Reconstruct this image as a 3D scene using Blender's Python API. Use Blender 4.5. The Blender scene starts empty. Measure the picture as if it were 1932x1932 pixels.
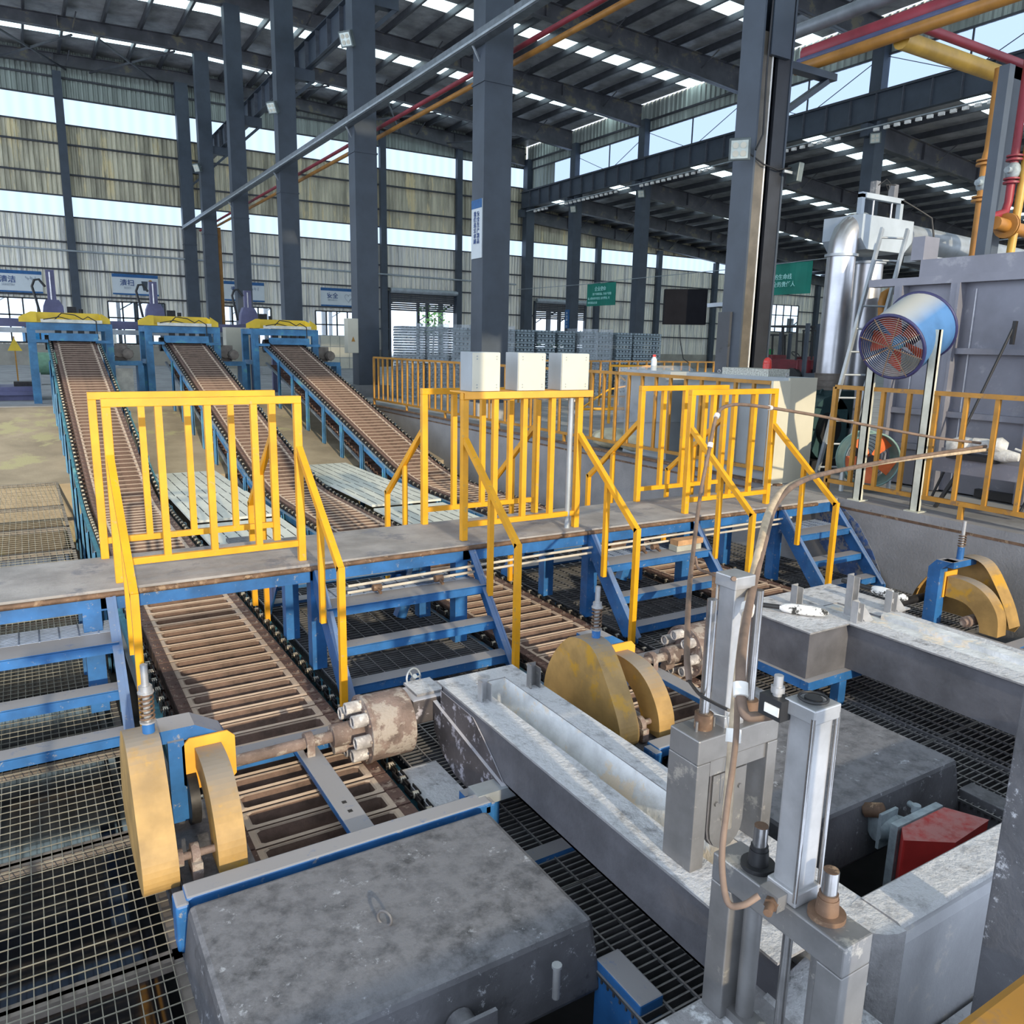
import bpy, math, random
from mathutils import Vector, Matrix
random.seed(7)
sc = bpy.context.scene
COL = sc.collection
PI = math.pi
# ---------------------------------------------------------------- camera
YAW, PIT, ROL = [math.radians(a) for a in (31.429, -11.866, 1.180)]
FPX = 1500.6
fw = Vector((math.sin(YAW)*math.cos(PIT), math.cos(YAW)*math.cos(PIT), math.sin(PIT)))
r0 = Vector((math.cos(YAW), -math.sin(YAW), 0)); u0 = r0.cross(fw)
rt = math.cos(ROL)*r0 + math.sin(ROL)*u0
up = -math.sin(ROL)*r0 + math.cos(ROL)*u0
EYE = Vector((0, 0, 1.45))
cd = bpy.data.cameras.new('camera'); cam = bpy.data.objects.new('camera', cd); COL.objects.link(cam)
cam.matrix_world = Matrix(((rt.x, up.x, -fw.x, EYE.x), (rt.y, up.y, -fw.y, EYE.y), (rt.z, up.z, -fw.z, EYE.z), (0, 0, 0, 1)))
cd.sensor_width = 36; cd.lens = 36*FPX/1932; cd.clip_start = .02; cd.clip_end = 400
sc.camera = cam

def at(px, py, x=None, y=None, z=None):
    """world point seen at a pixel of the 1932 frame, on the plane x=, y= or z="""
    d = (px-966)/FPX*rt + (966-py)/FPX*up + fw
    t = (z-EYE.z)/d.z if z is not None else (x-EYE.x)/d.x if x is not None else (y-EYE.y)/d.y
    return EYE + t*d

# ---------------------------------------------------------------- world, sun, exposure
w = bpy.data.worlds.new('world'); sc.world = w; w.use_nodes = True
bg = w.node_tree.nodes['Background']; bg.inputs[0].default_value = (.72, .83, 1, 1); bg.inputs[1].default_value = 1.9
sd = bpy.data.lights.new('sun', 'SUN'); sd.energy = 2.8; sd.color = (1, .86, .62); sd.angle = .012
sun = bpy.data.objects.new('sun', sd); COL.objects.link(sun)
sdir = Vector((.10, math.cos(math.radians(16)), -math.sin(math.radians(16))))
sun.rotation_euler = sdir.to_track_quat('-Z', 'Y').to_euler()
vs = sc.view_settings
vs.view_transform = 'Standard'; vs.look = 'None'; vs.gamma = 1; vs.use_curve_mapping = False; vs.exposure = 0.62
sc.cycles.use_denoising = True
sc.cycles.max_bounces = 8; sc.cycles.diffuse_bounces = 5; sc.cycles.sample_clamp_indirect = 6

# ---------------------------------------------------------------- materials
MATS = {}
def mat(name, col, rough=.6, metal=0, var=.18, scale=6, dust=None, dust_amt=.0, spot=None, spot_amt=0, spot_scale=9,
        bump=.0, bump_scale=40, spot2=None, spot2_scale=20, spot2_lo=.62, streak=False, alpha=1, spec=.5, mapscale=None):
    if name in MATS: return MATS[name]
    m = bpy.data.materials.new(name); m.use_nodes = True; nt = m.node_tree; N = nt.nodes; L = nt.links
    b = N['Principled BSDF']; b.inputs['Roughness'].default_value = rough; b.inputs['Metallic'].default_value = metal
    b.inputs['Specular IOR Level'].default_value = spec
    tc = N.new('ShaderNodeTexCoord'); src = tc.outputs['Object']
    if mapscale:
        mp = N.new('ShaderNodeMapping'); mp.inputs['Scale'].default_value = mapscale; L.new(src, mp.inputs[0]); src = mp.outputs[0]
    def noise(sc_, det=5, rg=.6):
        n = N.new('ShaderNodeTexNoise'); n.inputs['Scale'].default_value = sc_; n.inputs['Detail'].default_value = det
        n.inputs['Roughness'].default_value = rg; L.new(src, n.inputs['Vector']); return n.outputs['Fac']
    def ramp(f, a, c):
        r = N.new('ShaderNodeMapRange'); r.inputs[1].default_value = a; r.inputs[2].default_value = c; L.new(f, r.inputs[0]); return r.outputs[0]
    def mix(f, a, c):
        x = N.new('ShaderNodeMix'); x.data_type = 'RGBA'
        L.new(f, x.inputs[0])
        for sck, v in ((x.inputs[6], a), (x.inputs[7], c)):
            if isinstance(v, tuple): sck.default_value = (*v[:3], 1)
            else: L.new(v, sck)
        return x.outputs[2]
    lo = tuple(c*(1-var) for c in col); hi = tuple(min(1, c*(1+var)) for c in col)
    out = mix(ramp(noise(scale), .35, .65), lo, hi)
    if spot:
        out = mix(ramp(noise(spot_scale, 8, .7), .62-spot_amt*.3, .68-spot_amt*.3), out, spot)
    if spot2: out = mix(ramp(noise(spot2_scale, 9, .8), spot2_lo, spot2_lo+.05), out, spot2)
    if dust:
        g = N.new('ShaderNodeNewGeometry'); s = N.new('ShaderNodeSeparateXYZ'); L.new(g.outputs['Normal'], s.inputs[0])
        a = ramp(s.outputs['Z'], .55, .95); n2 = ramp(noise(14, 7, .7), .5-dust_amt*.42, .72-dust_amt*.42)
        mu = N.new('ShaderNodeMath'); mu.operation = 'MULTIPLY'; L.new(a, mu.inputs[0]); L.new(n2, mu.inputs[1])
        out = mix(mu.outputs[0], out, dust)
    if spot2 and dust: out = mix(ramp(noise(spot2_scale*.8, 9, .8), spot2_lo, spot2_lo+.05), out, spot2)
    L.new(out, b.inputs['Base Color'])
    if bump:
        bp = N.new('ShaderNodeBump'); bp.inputs['Strength'].default_value = bump; bp.inputs['Distance'].default_value = .02
        L.new(noise(bump_scale, 6, .6), bp.inputs['Height']); L.new(bp.outputs[0], b.inputs['Normal'])
    if alpha < 1: b.inputs['Alpha'].default_value = alpha
    MATS[name] = m; return m
def emat(name, col, s, seam=0, col2=None):
    if name in MATS: return MATS[name]
    m = bpy.data.materials.new(name); m.use_nodes = True; nt = m.node_tree; N = nt.nodes; L = nt.links
    N.remove(N['Principled BSDF']); e = N.new('ShaderNodeEmission'); e.inputs[0].default_value = (*col, 1); e.inputs[1].default_value = s
    L.new(e.outputs[0], N['Material Output'].inputs[0])
    if seam:
        tc = N.new('ShaderNodeTexCoord'); wv = N.new('ShaderNodeTexWave'); wv.inputs['Scale'].default_value = seam; wv.inputs['Distortion'].default_value = .6
        wv.bands_direction = 'X' if seam > 0 else 'Y'
        wv.inputs['Scale'].default_value = abs(seam)
        mp = N.new('ShaderNodeMapping'); mp.inputs['Scale'].default_value = (1, 1, .04); L.new(tc.outputs['Object'], mp.inputs[0]); L.new(mp.outputs[0], wv.inputs[0])
        x = N.new('ShaderNodeMix'); x.data_type = 'RGBA'; L.new(wv.outputs['Fac'], x.inputs[0]); x.inputs[6].default_value = (*(col2 or col), 1); x.inputs[7].default_value = (*col, 1)
        L.new(x.outputs[2], e.inputs[0])
    MATS[name] = m; return m
DG = (.34, .32, .32)
BLUE = mat('blue_paint', (.022, .115, .31), .45, 0, .25, 5, dust=(.30, .29, .30), dust_amt=.75, spot=(.22, .24, .28), spot_amt=.06, spot_scale=25)
BLUE2 = mat('light_blue_paint', (.055, .20, .38), .5, 0, .3, 3, dust=(.25, .26, .28), dust_amt=.3, spot=(.10, .33, .38), spot_amt=.15, spot_scale=3)
TEAL = mat('teal_paint', (.05, .20, .27), .5, 0, .3, 4, spot=(.16, .42, .45), spot_amt=.22, spot_scale=2.5)
YEL = mat('yellow_paint', (.72, .33, .010), .42, 0, .12, 4, spot=(.42, .30, .10), spot_amt=.03, spot_scale=18)
AMB = mat('amber_paint', (.40, .19, .025), .5, 0, .2, 4, spot=(.25, .14, .06), spot_amt=.1)
SHELF = mat('orange_paint', (.78, .36, .04), .45, 0, .12, 4)
OCH = mat('ochre_paint', (.37, .225, .075), .55, 0, .25, 5, dust=(.26, .22, .18), dust_amt=.6, spot=(.50, .27, .03), spot_amt=.2, spot_scale=3)
IRON = mat('mould_iron', (.12, .074, .056), .75, .1, .35, 9, dust=(.56, .43, .33), dust_amt=.8, bump=.3)
PLATE = mat('mould_plate', (.125, .07, .055), .7, .1, .3, 12, spot=(.36, .27, .21), spot_amt=.22)
CHAIN = mat('chain_steel', (.03, .028, .028), .5, .5, .3, 20)
ROLL = mat('roller_steel', (.62, .55, .45), .3, .6, .2, 20)
HOOD = mat('hood_plate', (.10, .10, .11), .58, .2, .3, 3, dust=(.20, .198, .212), dust_amt=.38, spot=(.06, .06, .065), spot_amt=.15, spot_scale=5, spot2=(.42, .43, .46), spot2_scale=13, spot2_lo=.60, bump=.25, bump_scale=25)
TRO = mat('launder_steel', (.115, .113, .125), .6, .2, .25, 4, dust=(.42, .43, .46), dust_amt=.62, bump=.15)
TROX = mat('launder_drip_steel', (.075, .065, .068), .65, .2, .3, 5, dust=(.50, .49, .53), dust_amt=.75, spot=(.42, .40, .45), spot_amt=.22, spot_scale=12)
LIN = mat('launder_lining', (.60, .61, .62), .85, 0, .2, 6, spot=(.72, .62, .50), spot_amt=.35, spot_scale=4, bump=.4, bump_scale=30)
POW = mat('white_powder_metal', (.24, .235, .24), .85, 0, .25, 7, dust=(.54, .54, .56), dust_amt=.52, bump=.6, bump_scale=45)
SLAB = mat('refractory_slab', (.30, .295, .305), .9, 0, .2, 5, spot=(.56, .57, .59), spot_amt=.4, spot_scale=7, bump=.4)
STEEL = mat('grey_steel', (.23, .225, .225), .42, .55, .15, 6, spot=(.45, .42, .38), spot_amt=.1)
ROD = mat('polished_rod', (.42, .41, .41), .25, .9, .15, 12)
ALU = mat('cylinder_aluminium', (.42, .42, .43), .38, .5, .15, 8)
RUST = mat('rusty_steel', (.135, .08, .05), .7, .2, .4, 10, spot=(.28, .19, .12), spot_amt=.2, spot_scale=14)
DRUMM = mat('scaled_drum', (.20, .145, .125), .8, .1, .35, 8, spot=(.36, .31, .27), spot_amt=.35, spot_scale=10, bump=.5)
NOZ = mat('nozzle_crust', (.40, .37, .36), .8, .1, .3, 20, spot=(.62, .60, .58), spot_amt=.3, spot_scale=20)
DECK = mat('deck_plate', (.30, .285, .28), .8, 0, .22, 3, spot=(.20, .20, .22), spot_amt=.2, spot_scale=2.5, bump=.2)
COLM = mat('column_paint', (.042, .055, .075), .5, 0, .15, 2)
COLL = mat('column_paint_lower', (.05, .055, .065), .55, 0, .2, 2, spot=(.02, .02, .02), spot_amt=.05)
BEAM = mat('rafter_paint', (.075, .075, .085), .45, .2, .3, 1.2, spot=(.16, .14, .10), spot_amt=.2, spot_scale=1.2)
PURL = mat('purlin_steel', (.05, .052, .06), .5, .3, .2, 3)
FOIL = mat('roof_foil', (.34, .335, .34), .5, .2, .3, 1.6, spot=(.34, .33, .31), spot_amt=.2, spot_scale=3, bump=.6, bump_scale=5)
CORR = mat('corrugated_sheet', (.60, .585, .55), .5, .15, .45, 1.4, spot=(.85, .80, .68), spot_amt=.5, spot_scale=2.0, mapscale=(4.5, 1, .12))  # pale streaks put sheen and light leaks into the sheet colour
CORRU = mat('corrugated_sheet_high', (.30, .33, .30), .5, .35, .3, 1.4, mapscale=(2.4, 1, .10))
CORRD = mat('corrugated_sheet_sun_tint', (.47, .43, .32), .5, .15, .4, 1.2, spot=(.72, .60, .36), spot_amt=.25, spot_scale=.9, mapscale=(2.0, 1, .25))  # golden spots paint a warm light patch into the tan sheet
CONC = mat('concrete', (.27, .27, .275), .85, 0, .22, 1.2, spot=(.20, .20, .21), spot_amt=.15, spot_scale=2, bump=.25, bump_scale=20)
CONCW = mat('pit_wall_concrete', (.24, .235, .24), .85, 0, .15, 1.5, spot=(.08, .08, .08), spot_amt=-.12, spot_scale=7, bump=.2)
RAMP = mat('ramp_concrete', (.33, .27, .19), .85, 0, .25, 1.0, spot=(.40, .36, .20), spot_amt=.25, spot_scale=1.2, bump=.2)
DADO = mat('dado_plaster', (.30, .28, .24), .85, 0, .2, 1)
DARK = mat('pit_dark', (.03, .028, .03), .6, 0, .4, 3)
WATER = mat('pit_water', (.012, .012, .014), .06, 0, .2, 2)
WIRE = mat('mesh_wire', (.30, .28, .23), .5, .5, .25, 8)
GRAT = mat('grating_bar', (.085, .085, .09), .6, .3, .3, 10, dust=(.28, .27, .265), dust_amt=.6)
WPL = mat('white_plate', (.62, .62, .55), .7, 0, .1, 2)
TREAD = mat('tread_grating', (.24, .30, .42), .5, .4, .2, 10)
CREAM = mat('cream_cabinet', (.56, .53, .43), .45, 0, .05, 2)
GRYC = mat('grey_cabinet', (.33, .36, .38), .5, 0, .1, 2)
FURN = mat('furnace_grey', (.205, .205, .24), .5, .2, .15, 1.5, spot=(.28, .28, .31), spot_amt=.15, spot_scale=3)
WELD = mat('white_weld', (.62, .62, .66), .7)
STAIN = mat('stainless_duct', (.50, .50, .52), .32, .85, .12, 3)
GALV = mat('galvanised', (.36, .39, .42), .45, .45, .15, 4)
HOPP = mat('hopper_paint', (.37, .42, .47), .5, .1, .12, 2)
FANB = mat('fan_shell_blue', (.07, .18, .38), .45, .1, .2, 3, dust=(.50, .48, .42), dust_amt=.95)
FANR = mat('fan_rim_dark', (.03, .03, .10), .5)
FBLD = mat('fan_blade_red', (.55, .07, .03), .5)
FGRN = mat('fan_shell_green', (.16, .26, .24), .5, .1)
BLOW = mat('blower_green', (.03, .07, .075), .5, .1, .25, 3)
REDP = mat('red_pipe', (.27, .03, .045), .5, 0, .2, 3)
ORNP = mat('orange_pipe', (.37, .165, .03), .5, 0, .2, 3)
YELP = mat('yellow_pipe', (.50, .29, .045), .45, 0, .2, 3)
GRYP = mat('grey_pipe', (.20, .22, .24), .5, .3, .2, 3)
RED = mat('red_burner', (.36, .022, .02), .5, 0, .25, 5, dust=(.40, .16, .15), dust_amt=.4)
VALV = mat('valve_grey', (.28, .33, .36), .6, .2, .25, 15)
HOSE = mat('brown_hose', (.17, .115, .085), .7, 0, .25, 10)
HOSEL = mat('sleeved_hose', (.46, .36, .25), .8, 0, .25, 14)
BLK = mat('black_rubber', (.018, .018, .02), .5)
CLOTH = mat('pale_wrap', (.55, .54, .52), .8, 0, .25, 10, bump=.5, bump_scale=30)
TIE = mat('white_tape', (.75, .72, .68), .6)
WOOD = mat('wood_block', (.45, .26, .13), .7, 0, .2, 12)
INGB = mat('ingot_stack_metal', (.20, .25, .28), .5, .45, .25, 9)
FILM = mat('clear_film', (.50, .56, .62), .2, 0, .3, 7, alpha=.3, bump=1, bump_scale=6)
PURP = mat('robot_purple_grey', (.10, .10, .19), .5, .1, .25, 2)
MOTR = mat('motor_grey_brown', (.17, .145, .125), .6, .2, .25, 8)
CREW = mat('white_board', (.70, .68, .60), .6)
YTRY = mat('tray_yellow', (.72, .50, .03), .45, 0, .15, 2, dust=(.55, .46, .28), dust_amt=.4)
PSTW = mat('poster_white', (.58, .62, .64), .6, 0, .04, 2)
PSTB = mat('poster_blue', (.015, .10, .27), .6)
TXTB = mat('text_blue', (.02, .06, .20), .6)
TXTG = mat('text_grey', (.30, .34, .40), .6)
TXTW = mat('text_pale', (.45, .85, .80), .6)
GBAN = mat('banner_green', (.005, .20, .145), .6, 0, .12, 1)
SCRN = mat('dark_screen', (.008, .008, .010), .5, spec=.05)
LENS = mat('lamp_lens', (.55, .60, .55), .15, .2)
LAMPB = mat('lamp_body', (.10, .12, .12), .4, .4)
REDL = mat('beacon_red', (.65, .05, .04), .2)
EXTR = mat('extinguisher_red', (.60, .02, .02), .35)
FKR = mat('forklift_red', (.15, .012, .02), .45)
LEAF = mat('leaf_green', (.10, .26, .05), .7, 0, .4, 3)
FARG = mat('outside_ground', (.50, .50, .46), .9)
FARR = mat('outside_roof_sheet', (.52, .56, .60), .6)
GREENC = mat('green_cloth', (.03, .35, .10), .7)
SKY1 = emat('translucent_wall_sheet', (.60, .78, 1.0), .95, .55, (.53, .70, .97))
SKY2 = emat('translucent_roof_sheet', (.78, .96, 1.0), 2.4, -.55, (.60, .85, .95))
def glass():
    m = bpy.data.materials.new('window_glass'); m.use_nodes = True; N = m.node_tree.nodes; L = m.node_tree.links
    N.remove(N['Principled BSDF']); t = N.new('ShaderNodeBsdfTransparent'); t.inputs[0].default_value = (.86, .92, .95, 1)
    g = N.new('ShaderNodeBsdfGlossy'); g.inputs['Roughness'].default_value = .05; x = N.new('ShaderNodeMixShader'); x.inputs[0].default_value = .12
    L.new(t.outputs[0], x.inputs[1]); L.new(g.outputs[0], x.inputs[2]); L.new(x.outputs[0], N['Material Output'].inputs[0]); return m
GLASS = glass()

# ---------------------------------------------------------------- mesh builder
class M:
    def __init__(s): s.v = []; s.f = []; s.mi = []; s.sm = []; s.m = 0
    def add(s, vs_, fs, smooth=False):
        n = len(s.v); s.v += [tuple(a) for a in vs_]
        for f in fs: s.f.append([i+n for i in f]); s.mi.append(s.m); s.sm.append(smooth)
        return s
    def box(s, x0, x1, y0, y1, z0, z1):
        if x0 > x1: x0, x1 = x1, x0
        if y0 > y1: y0, y1 = y1, y0
        if z0 > z1: z0, z1 = z1, z0
        return s.add([(x0,y0,z0),(x1,y0,z0),(x1,y1,z0),(x0,y1,z0),(x0,y0,z1),(x1,y0,z1),(x1,y1,z1),(x0,y1,z1)],
                     [(3,2,1,0),(4,5,6,7),(0,1,5,4),(1,2,6,5),(2,3,7,6),(3,0,4,7)])
    def bar(s, p, q, w=.05, h=.05, u=(0,0,1)):
        p = Vector(p); q = Vector(q); d = (q-p).normalized(); u = Vector(u)
        if abs(d.dot(u)) > .95: u = Vector((0,1,0))
        a = d.cross(u).normalized(); b = a.cross(d).normalized()
        vs_ = []
        for c in (p, q):
            for i, j in ((-1,-1),(1,-1),(1,1),(-1,1)): vs_.append(c + a*(i*w/2) + b*(j*h/2))
        return s.add(vs_, [(0,1,2,3),(7,6,5,4),(1,0,4,5),(2,1,5,6),(3,2,6,7),(0,3,7,4)])
    def cyl(s, p, q, r, n=14, r2=None, caps=True):
        p = Vector(p); q = Vector(q); r2 = r if r2 is None else r2
        d = (q-p).normalized(); a = d.orthogonal().normalized(); b = d.cross(a)
        vs_ = []
        for c, rr in ((p, r), (q, r2)):
            for k in range(n): t = 2*PI*k/n; vs_.append(c + a*(math.cos(t)*rr) + b*(math.sin(t)*rr))
        s.add(vs_, [(k, (k+1) % n, n+(k+1) % n, n+k) for k in range(n)], True)
        if caps: s.add(vs_, [list(range(n))[::-1], list(range(n, 2*n))])
        return s
    def tube(s, pts, r, n=8, closed=False, rs=None):
        pts = [Vector(p) for p in pts]; L = len(pts); vs_ = []; a = None
        for i, p in enumerate(pts):
            if closed: d = pts[(i+1) % L]-pts[i-1]
            else: d = pts[min(i+1, L-1)]-pts[max(i-1, 0)]
            d.normalize()
            if a is None: a = d.orthogonal().normalized()
            a = (a - d*a.dot(d)).normalized(); b = d.cross(a); rr = rs[i] if rs else r
            for k in range(n): t = 2*PI*k/n; vs_.append(p + a*(math.cos(t)*rr) + b*(math.sin(t)*rr))
        fs = []
        for i in range(L if closed else L-1):
            j = (i+1) % L
            for k in range(n): fs.append((i*n+k, i*n+(k+1) % n, j*n+(k+1) % n, j*n+k))
        s.add(vs_, fs, True)
        if not closed: s.add(vs_, [list(range(n))[::-1], list(range((L-1)*n, L*n))])
        return s
    def prism(s, poly, ax, a, b, smooth=False):
        n = len(poly)
        def P(p, t): return (t, p[0], p[1]) if ax == 'x' else (p[0], t, p[1]) if ax == 'y' else (p[0], p[1], t)
        vs_ = [P(p, a) for p in poly]+[P(p, b) for p in poly]
        s.add(vs_, [list(range(n)), list(range(n, 2*n))[::-1]])
        return s.add(vs_, [(k, n+k, n+(k+1) % n, (k+1) % n) for k in range(n)], smooth)
    def ring(s, c, d, r, t, n=28):
        c = Vector(c); d = Vector(d).normalized(); a = d.orthogonal().normalized(); b = d.cross(a)
        return s.tube([c + a*(math.cos(2*PI*k/n)*r) + b*(math.sin(2*PI*k/n)*r) for k in range(n)], t, 6, True)
    def ico(s, c, r, sz=1):
        c = Vector(c); vs_ = []; fs = []; nu, nv = 10, 6
        for j in range(nv+1):
            for i in range(nu):
                t = 2*PI*i/nu; p = PI*j/nv; vs_.append(c+Vector((math.sin(p)*math.cos(t)*r, math.sin(p)*math.sin(t)*r, math.cos(p)*r*sz)))
        for j in range(nv):
            for i in range(nu): fs.append((j*nu+i, j*nu+(i+1) % nu, (j+1)*nu+(i+1) % nu, (j+1)*nu+i))
        return s.add(vs_, fs, True)
    def quad(s, a, b, c, d): return s.add([a, b, c, d], [(0,1,2,3)])
    def build(s, name, mats, parent=None, bevel=0):
        me = bpy.data.meshes.new(name); me.from_pydata([tuple(v) for v in s.v], [], s.f)
        if not isinstance(mats, (list, tuple)): mats = [mats]
        for m in mats: me.materials.append(m)
        me.polygons.foreach_set('material_index', s.mi); me.polygons.foreach_set('use_smooth', s.sm)
        me.update()
        o = bpy.data.objects.new(name, me); COL.objects.link(o)
        if parent: par(o, parent)
        if bevel:
            b = o.modifiers.new('b', 'BEVEL'); b.width = bevel; b.segments = 2; b.limit_method = 'ANGLE'; b.angle_limit = math.radians(40)
        return o
def origin(o):
    v = Vector((0,0,0)); 
    while o: v = v + o.location; o = o.parent
    return v
def par(o, p):
    o.parent = p
    o.matrix_parent_inverse = Matrix.Translation(-origin(p)) if p.type == 'EMPTY' else Matrix.Identity(4)
def thing(name, label, cat, loc=(0,0,0), group=None):
    o = bpy.data.objects.new(name, None); o.empty_display_size = .1; COL.objects.link(o); o.location = loc
    return tag(o, label, cat, group)
def tag(o, label, cat, group=None):
    o['label'] = label; o['category'] = cat
    if group: o['group'] = group
    return o
def chaikin(p, n=2, closed=True):
    for _ in range(n):
        q = []
        L = len(p)
        for i in range(L if closed else L-1):
            a, b = p[i], p[(i+1) % L]
            q += [(a[0]*.75+b[0]*.25, a[1]*.75+b[1]*.25), (a[0]*.25+b[0]*.75, a[1]*.25+b[1]*.75)]
        p = q if closed else [p[0]]+q+[p[-1]]
    return p
def struct(o): o['kind'] = 'structure'; return o
def copy_tree(o, parent=None):
    c = o.copy(); COL.objects.link(c)
    if parent: c.parent = parent
    for ch in list(o.children): copy_tree(ch, c)
    return c
def text(txt, size, mtx, mat_, parent, name='lettering', align='CENTER'):
    cu = bpy.data.curves.new('t', 'FONT'); cu.body = txt; cu.size = size; cu.align_x = align; cu.extrude = .002; cu.offset = size*.012
    t = bpy.data.objects.new('t', cu); COL.objects.link(t); bpy.context.view_layer.update()
    me = bpy.data.meshes.new_from_object(t.evaluated_get(bpy.context.evaluated_depsgraph_get())); bpy.data.objects.remove(t)
    me.transform(mtx); me.materials.clear(); me.materials.append(mat_)
    o = bpy.data.objects.new(name, me); COL.objects.link(o)
    if parent: par(o, parent)
    return o
def MX(o, ex, ey):
    ex = Vector(ex); ey = Vector(ey); ez = ex.cross(ey); o = Vector(o)
    return Matrix(((ex.x, ey.x, ez.x, o.x), (ex.y, ey.y, ez.y, o.y), (ex.z, ey.z, ez.z, o.z), (0,0,0,1)))

# ================================================================= SETTING
YB = 46.4          # back wall
PX0, PX1 = -3.4, 6.95   # pit
# hall floor around the pit
f = M()
f.box(PX1+.22, 62, -8, YB, -.25, 0); f.box(-14, PX1+.22, 19.4, YB, -.25, 0); f.box(-14, PX0-.2, .15, 19.4, -.25, 0)
f.box(-14, PX1+.22, -8, .15, -.25, 0)
struct(f.build('floor', CONC))
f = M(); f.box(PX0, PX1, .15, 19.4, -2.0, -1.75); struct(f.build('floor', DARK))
f = M()   # ramp of the pit
f.prism([(14.0,-.80),(19.4,-.02),(19.4,-1.9),(14.0,-1.9)], 'x', PX0, PX1)
struct(f.build('floor', RAMP))
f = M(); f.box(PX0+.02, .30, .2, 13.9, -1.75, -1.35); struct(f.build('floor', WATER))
f = M(); f.box(PX1, PX1+.22, .15, 19.4, -1.9, .0); struct(f.build('wall_pit_right', CONCW))
f = M(); f.box(PX0-.2, PX0, .15, 19.4, -1.9, .0); struct(f.build('wall_pit_left', CONCW))
f = M(); f.box(PX1-.002, PX1+.03, .15, 19.0, -.10, -.075); f.box(PX1-.03, PX1+.06, 5.8, 19.0, -.005, .018)
struct(f.build('trim_1', RUST))
# refractory slab in the near corner
f = M(); f.box(.9, 1.98, .3, 1.44, -1.75, -.46); struct(f.build('floor', SLAB, bevel=.02))
f = M(); f.box(1.98, 6.93, .3, 1.36, -1.75, -.87); struct(f.build('floor', SLAB))

# ---- back wall
def corr(x0, x1, z0, z1, y, m, per=.21, dep=.045, axis='x'):
    n = max(1, int((x1-x0)/per)); per = (x1-x0)/n; pr = []
    for i in range(n): 
        a = x0+i*per; pr += [(a, 0), (a+per*.35, 0), (a+per*.5, dep), (a+per*.85, dep)]
    pr.append((x1, 0)); vs_ = []
    for (u, d) in pr:
        for z in ((z0, z1) if not callable(z1) else (z0, z1(u))): vs_.append((u, y-d, z) if axis == 'x' else (y+d, u, z))
    m.add(vs_, [(2*i, 2*i+2, 2*i+3, 2*i+1) for i in range(len(pr)-1)])
XE = 62
def ztop(x):   # underside of roof at the back wall
    return (14.75-.042*(x-8) if x > 8 else 14.75-.03*(8-x)) if x < 28.9 else 10.3-.085*(x-29)
doors = [(19.4, 23.7, 3.9), (29.85, 33.9, 3.75)]
wins = [(-.9, 1.5, 1.1, 3.2), (4.0, 6.68, 1.1, 3.2), (9.4, 12.2, 1.1, 3.2), (14.75, 17.3, 1.15, 3.15), (52.4, 56.0, 2.95, 5.1), (37.9, 39.3, .4, 1.0)]
wl = M(); hole = sorted([(a, b, 0, t) for a, b, t in doors]+[(a, b, c, d) for a, b, c, d in wins[:5]])
x = -14
for a, b, c, d in hole:
    corr(x, a, 1.0, 7.13, YB, wl)
    corr(a, b, d, 7.13, YB, wl)
    if c > 1.01: corr(a, b, 1.0, c, YB, wl)
    x = b
corr(x, XE, 1.0, 7.13, YB, wl)
wall = struct(wl.build('wall_back', CORR))
m = M(); corr(-14, 28.8, 8.1, 11.33, YB, m); corr(28.8, XE, 8.1, lambda u: max(8.15, ztop(u)), YB, m); m.build('wall_sheet', CORRD, wall)
m = M(); corr(-14, 28.8, 12.52, lambda u: max(12.6, ztop(u)), YB, m); m.build('wall_sheet', CORRU, wall)
m = M()
x = -14
for a, b, t in doors: m.box(x, a, YB-.08, YB+.1, 0, 1.0); x = b
m.box(x, XE, YB-.08, YB+.1, 0, 1.0); m.build('dado', DADO, wall)
for z in (13.35, 10.4, 9.04, 5.9, 4.6, 3.35, 2.2):
    m = M(); x = -14
    for a, b, c, d in hole:
        if z < d: m.box(x, a, YB-.14, YB-.04, z, z+.08); x = b
    m.box(x, XE if z < 9 else 28.8, YB-.14, YB-.04, z, z+.08); m.build('wall_girt', PURL, wall)
for x in (2.6, 18.9, 23.9, 34.75, 40.3, 46, 52, 58):
    m = M(); m.box(x-.18, x+.18, YB-.42, YB-.14, 0, ztop(x)-1.0); m.build('wall_post', COLM, wall)
for i, (z0, z1, xa, xb) in enumerate(((7.13, 8.1, -14, XE), (11.33, 12.52, -14, 28.8))):
    m = M(); corr(xa, xb, z0, z1, YB, m); o = struct(m.build('window_%d' % (i+1), SKY1))
    m = M()
    for z in (z0-.04, z1-.04): m.box(xa, xb, YB-.1, YB-.05, z, z+.07)
    m.build('window_frame', PURL, o)
for i, (a, b, c, d) in enumerate(wins[:5]):
    m = M(); nx = 4 if b-a > 2 else 3
    for k in range(nx+1): xx = a+(b-a)*k/nx; m.box(xx-.035, xx+.035, YB-.1, YB-.03, c, d)
    for z in (c, c+(d-c)*.62, d): m.box(a, b, YB-.1, YB-.03, z-.035, z+.035)
    o = struct(m.build('window_%d' % (i+3), BLK))
    m = M(); m.box(a, b, YB-.06, YB-.055, c, d); m.build('pane', GLASS, o)
for i, (a, b, t) in enumerate(doors):
    m = M(); m.box(a-.15, a, YB-.15, YB+.05, 0, t+.6); m.box(b, b+.15, YB-.15, YB+.05, 0, t+.6)
    o = struct(m.build('door_%d' % (i+1), COLM))
    m = M()
    for k in range(9): m.box(a, b, YB-.12, YB-.05, t-.55+k*.12, t-.55+k*.12+.10)
    m.build('rolled_shutter', COLL, o)
    m = M(); m.cyl((a-.1, YB-.3, t+.62), (b+.1, YB-.3, t+.62), .16, 12); m.build('shutter_drum', GALV, o)
# right wall far away and added header that caps the sun
m = M(); corr(-8, YB, 0, 9, XE, m, .3, -.05, 'y'); struct(m.build('wall_right', CORR))

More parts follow.
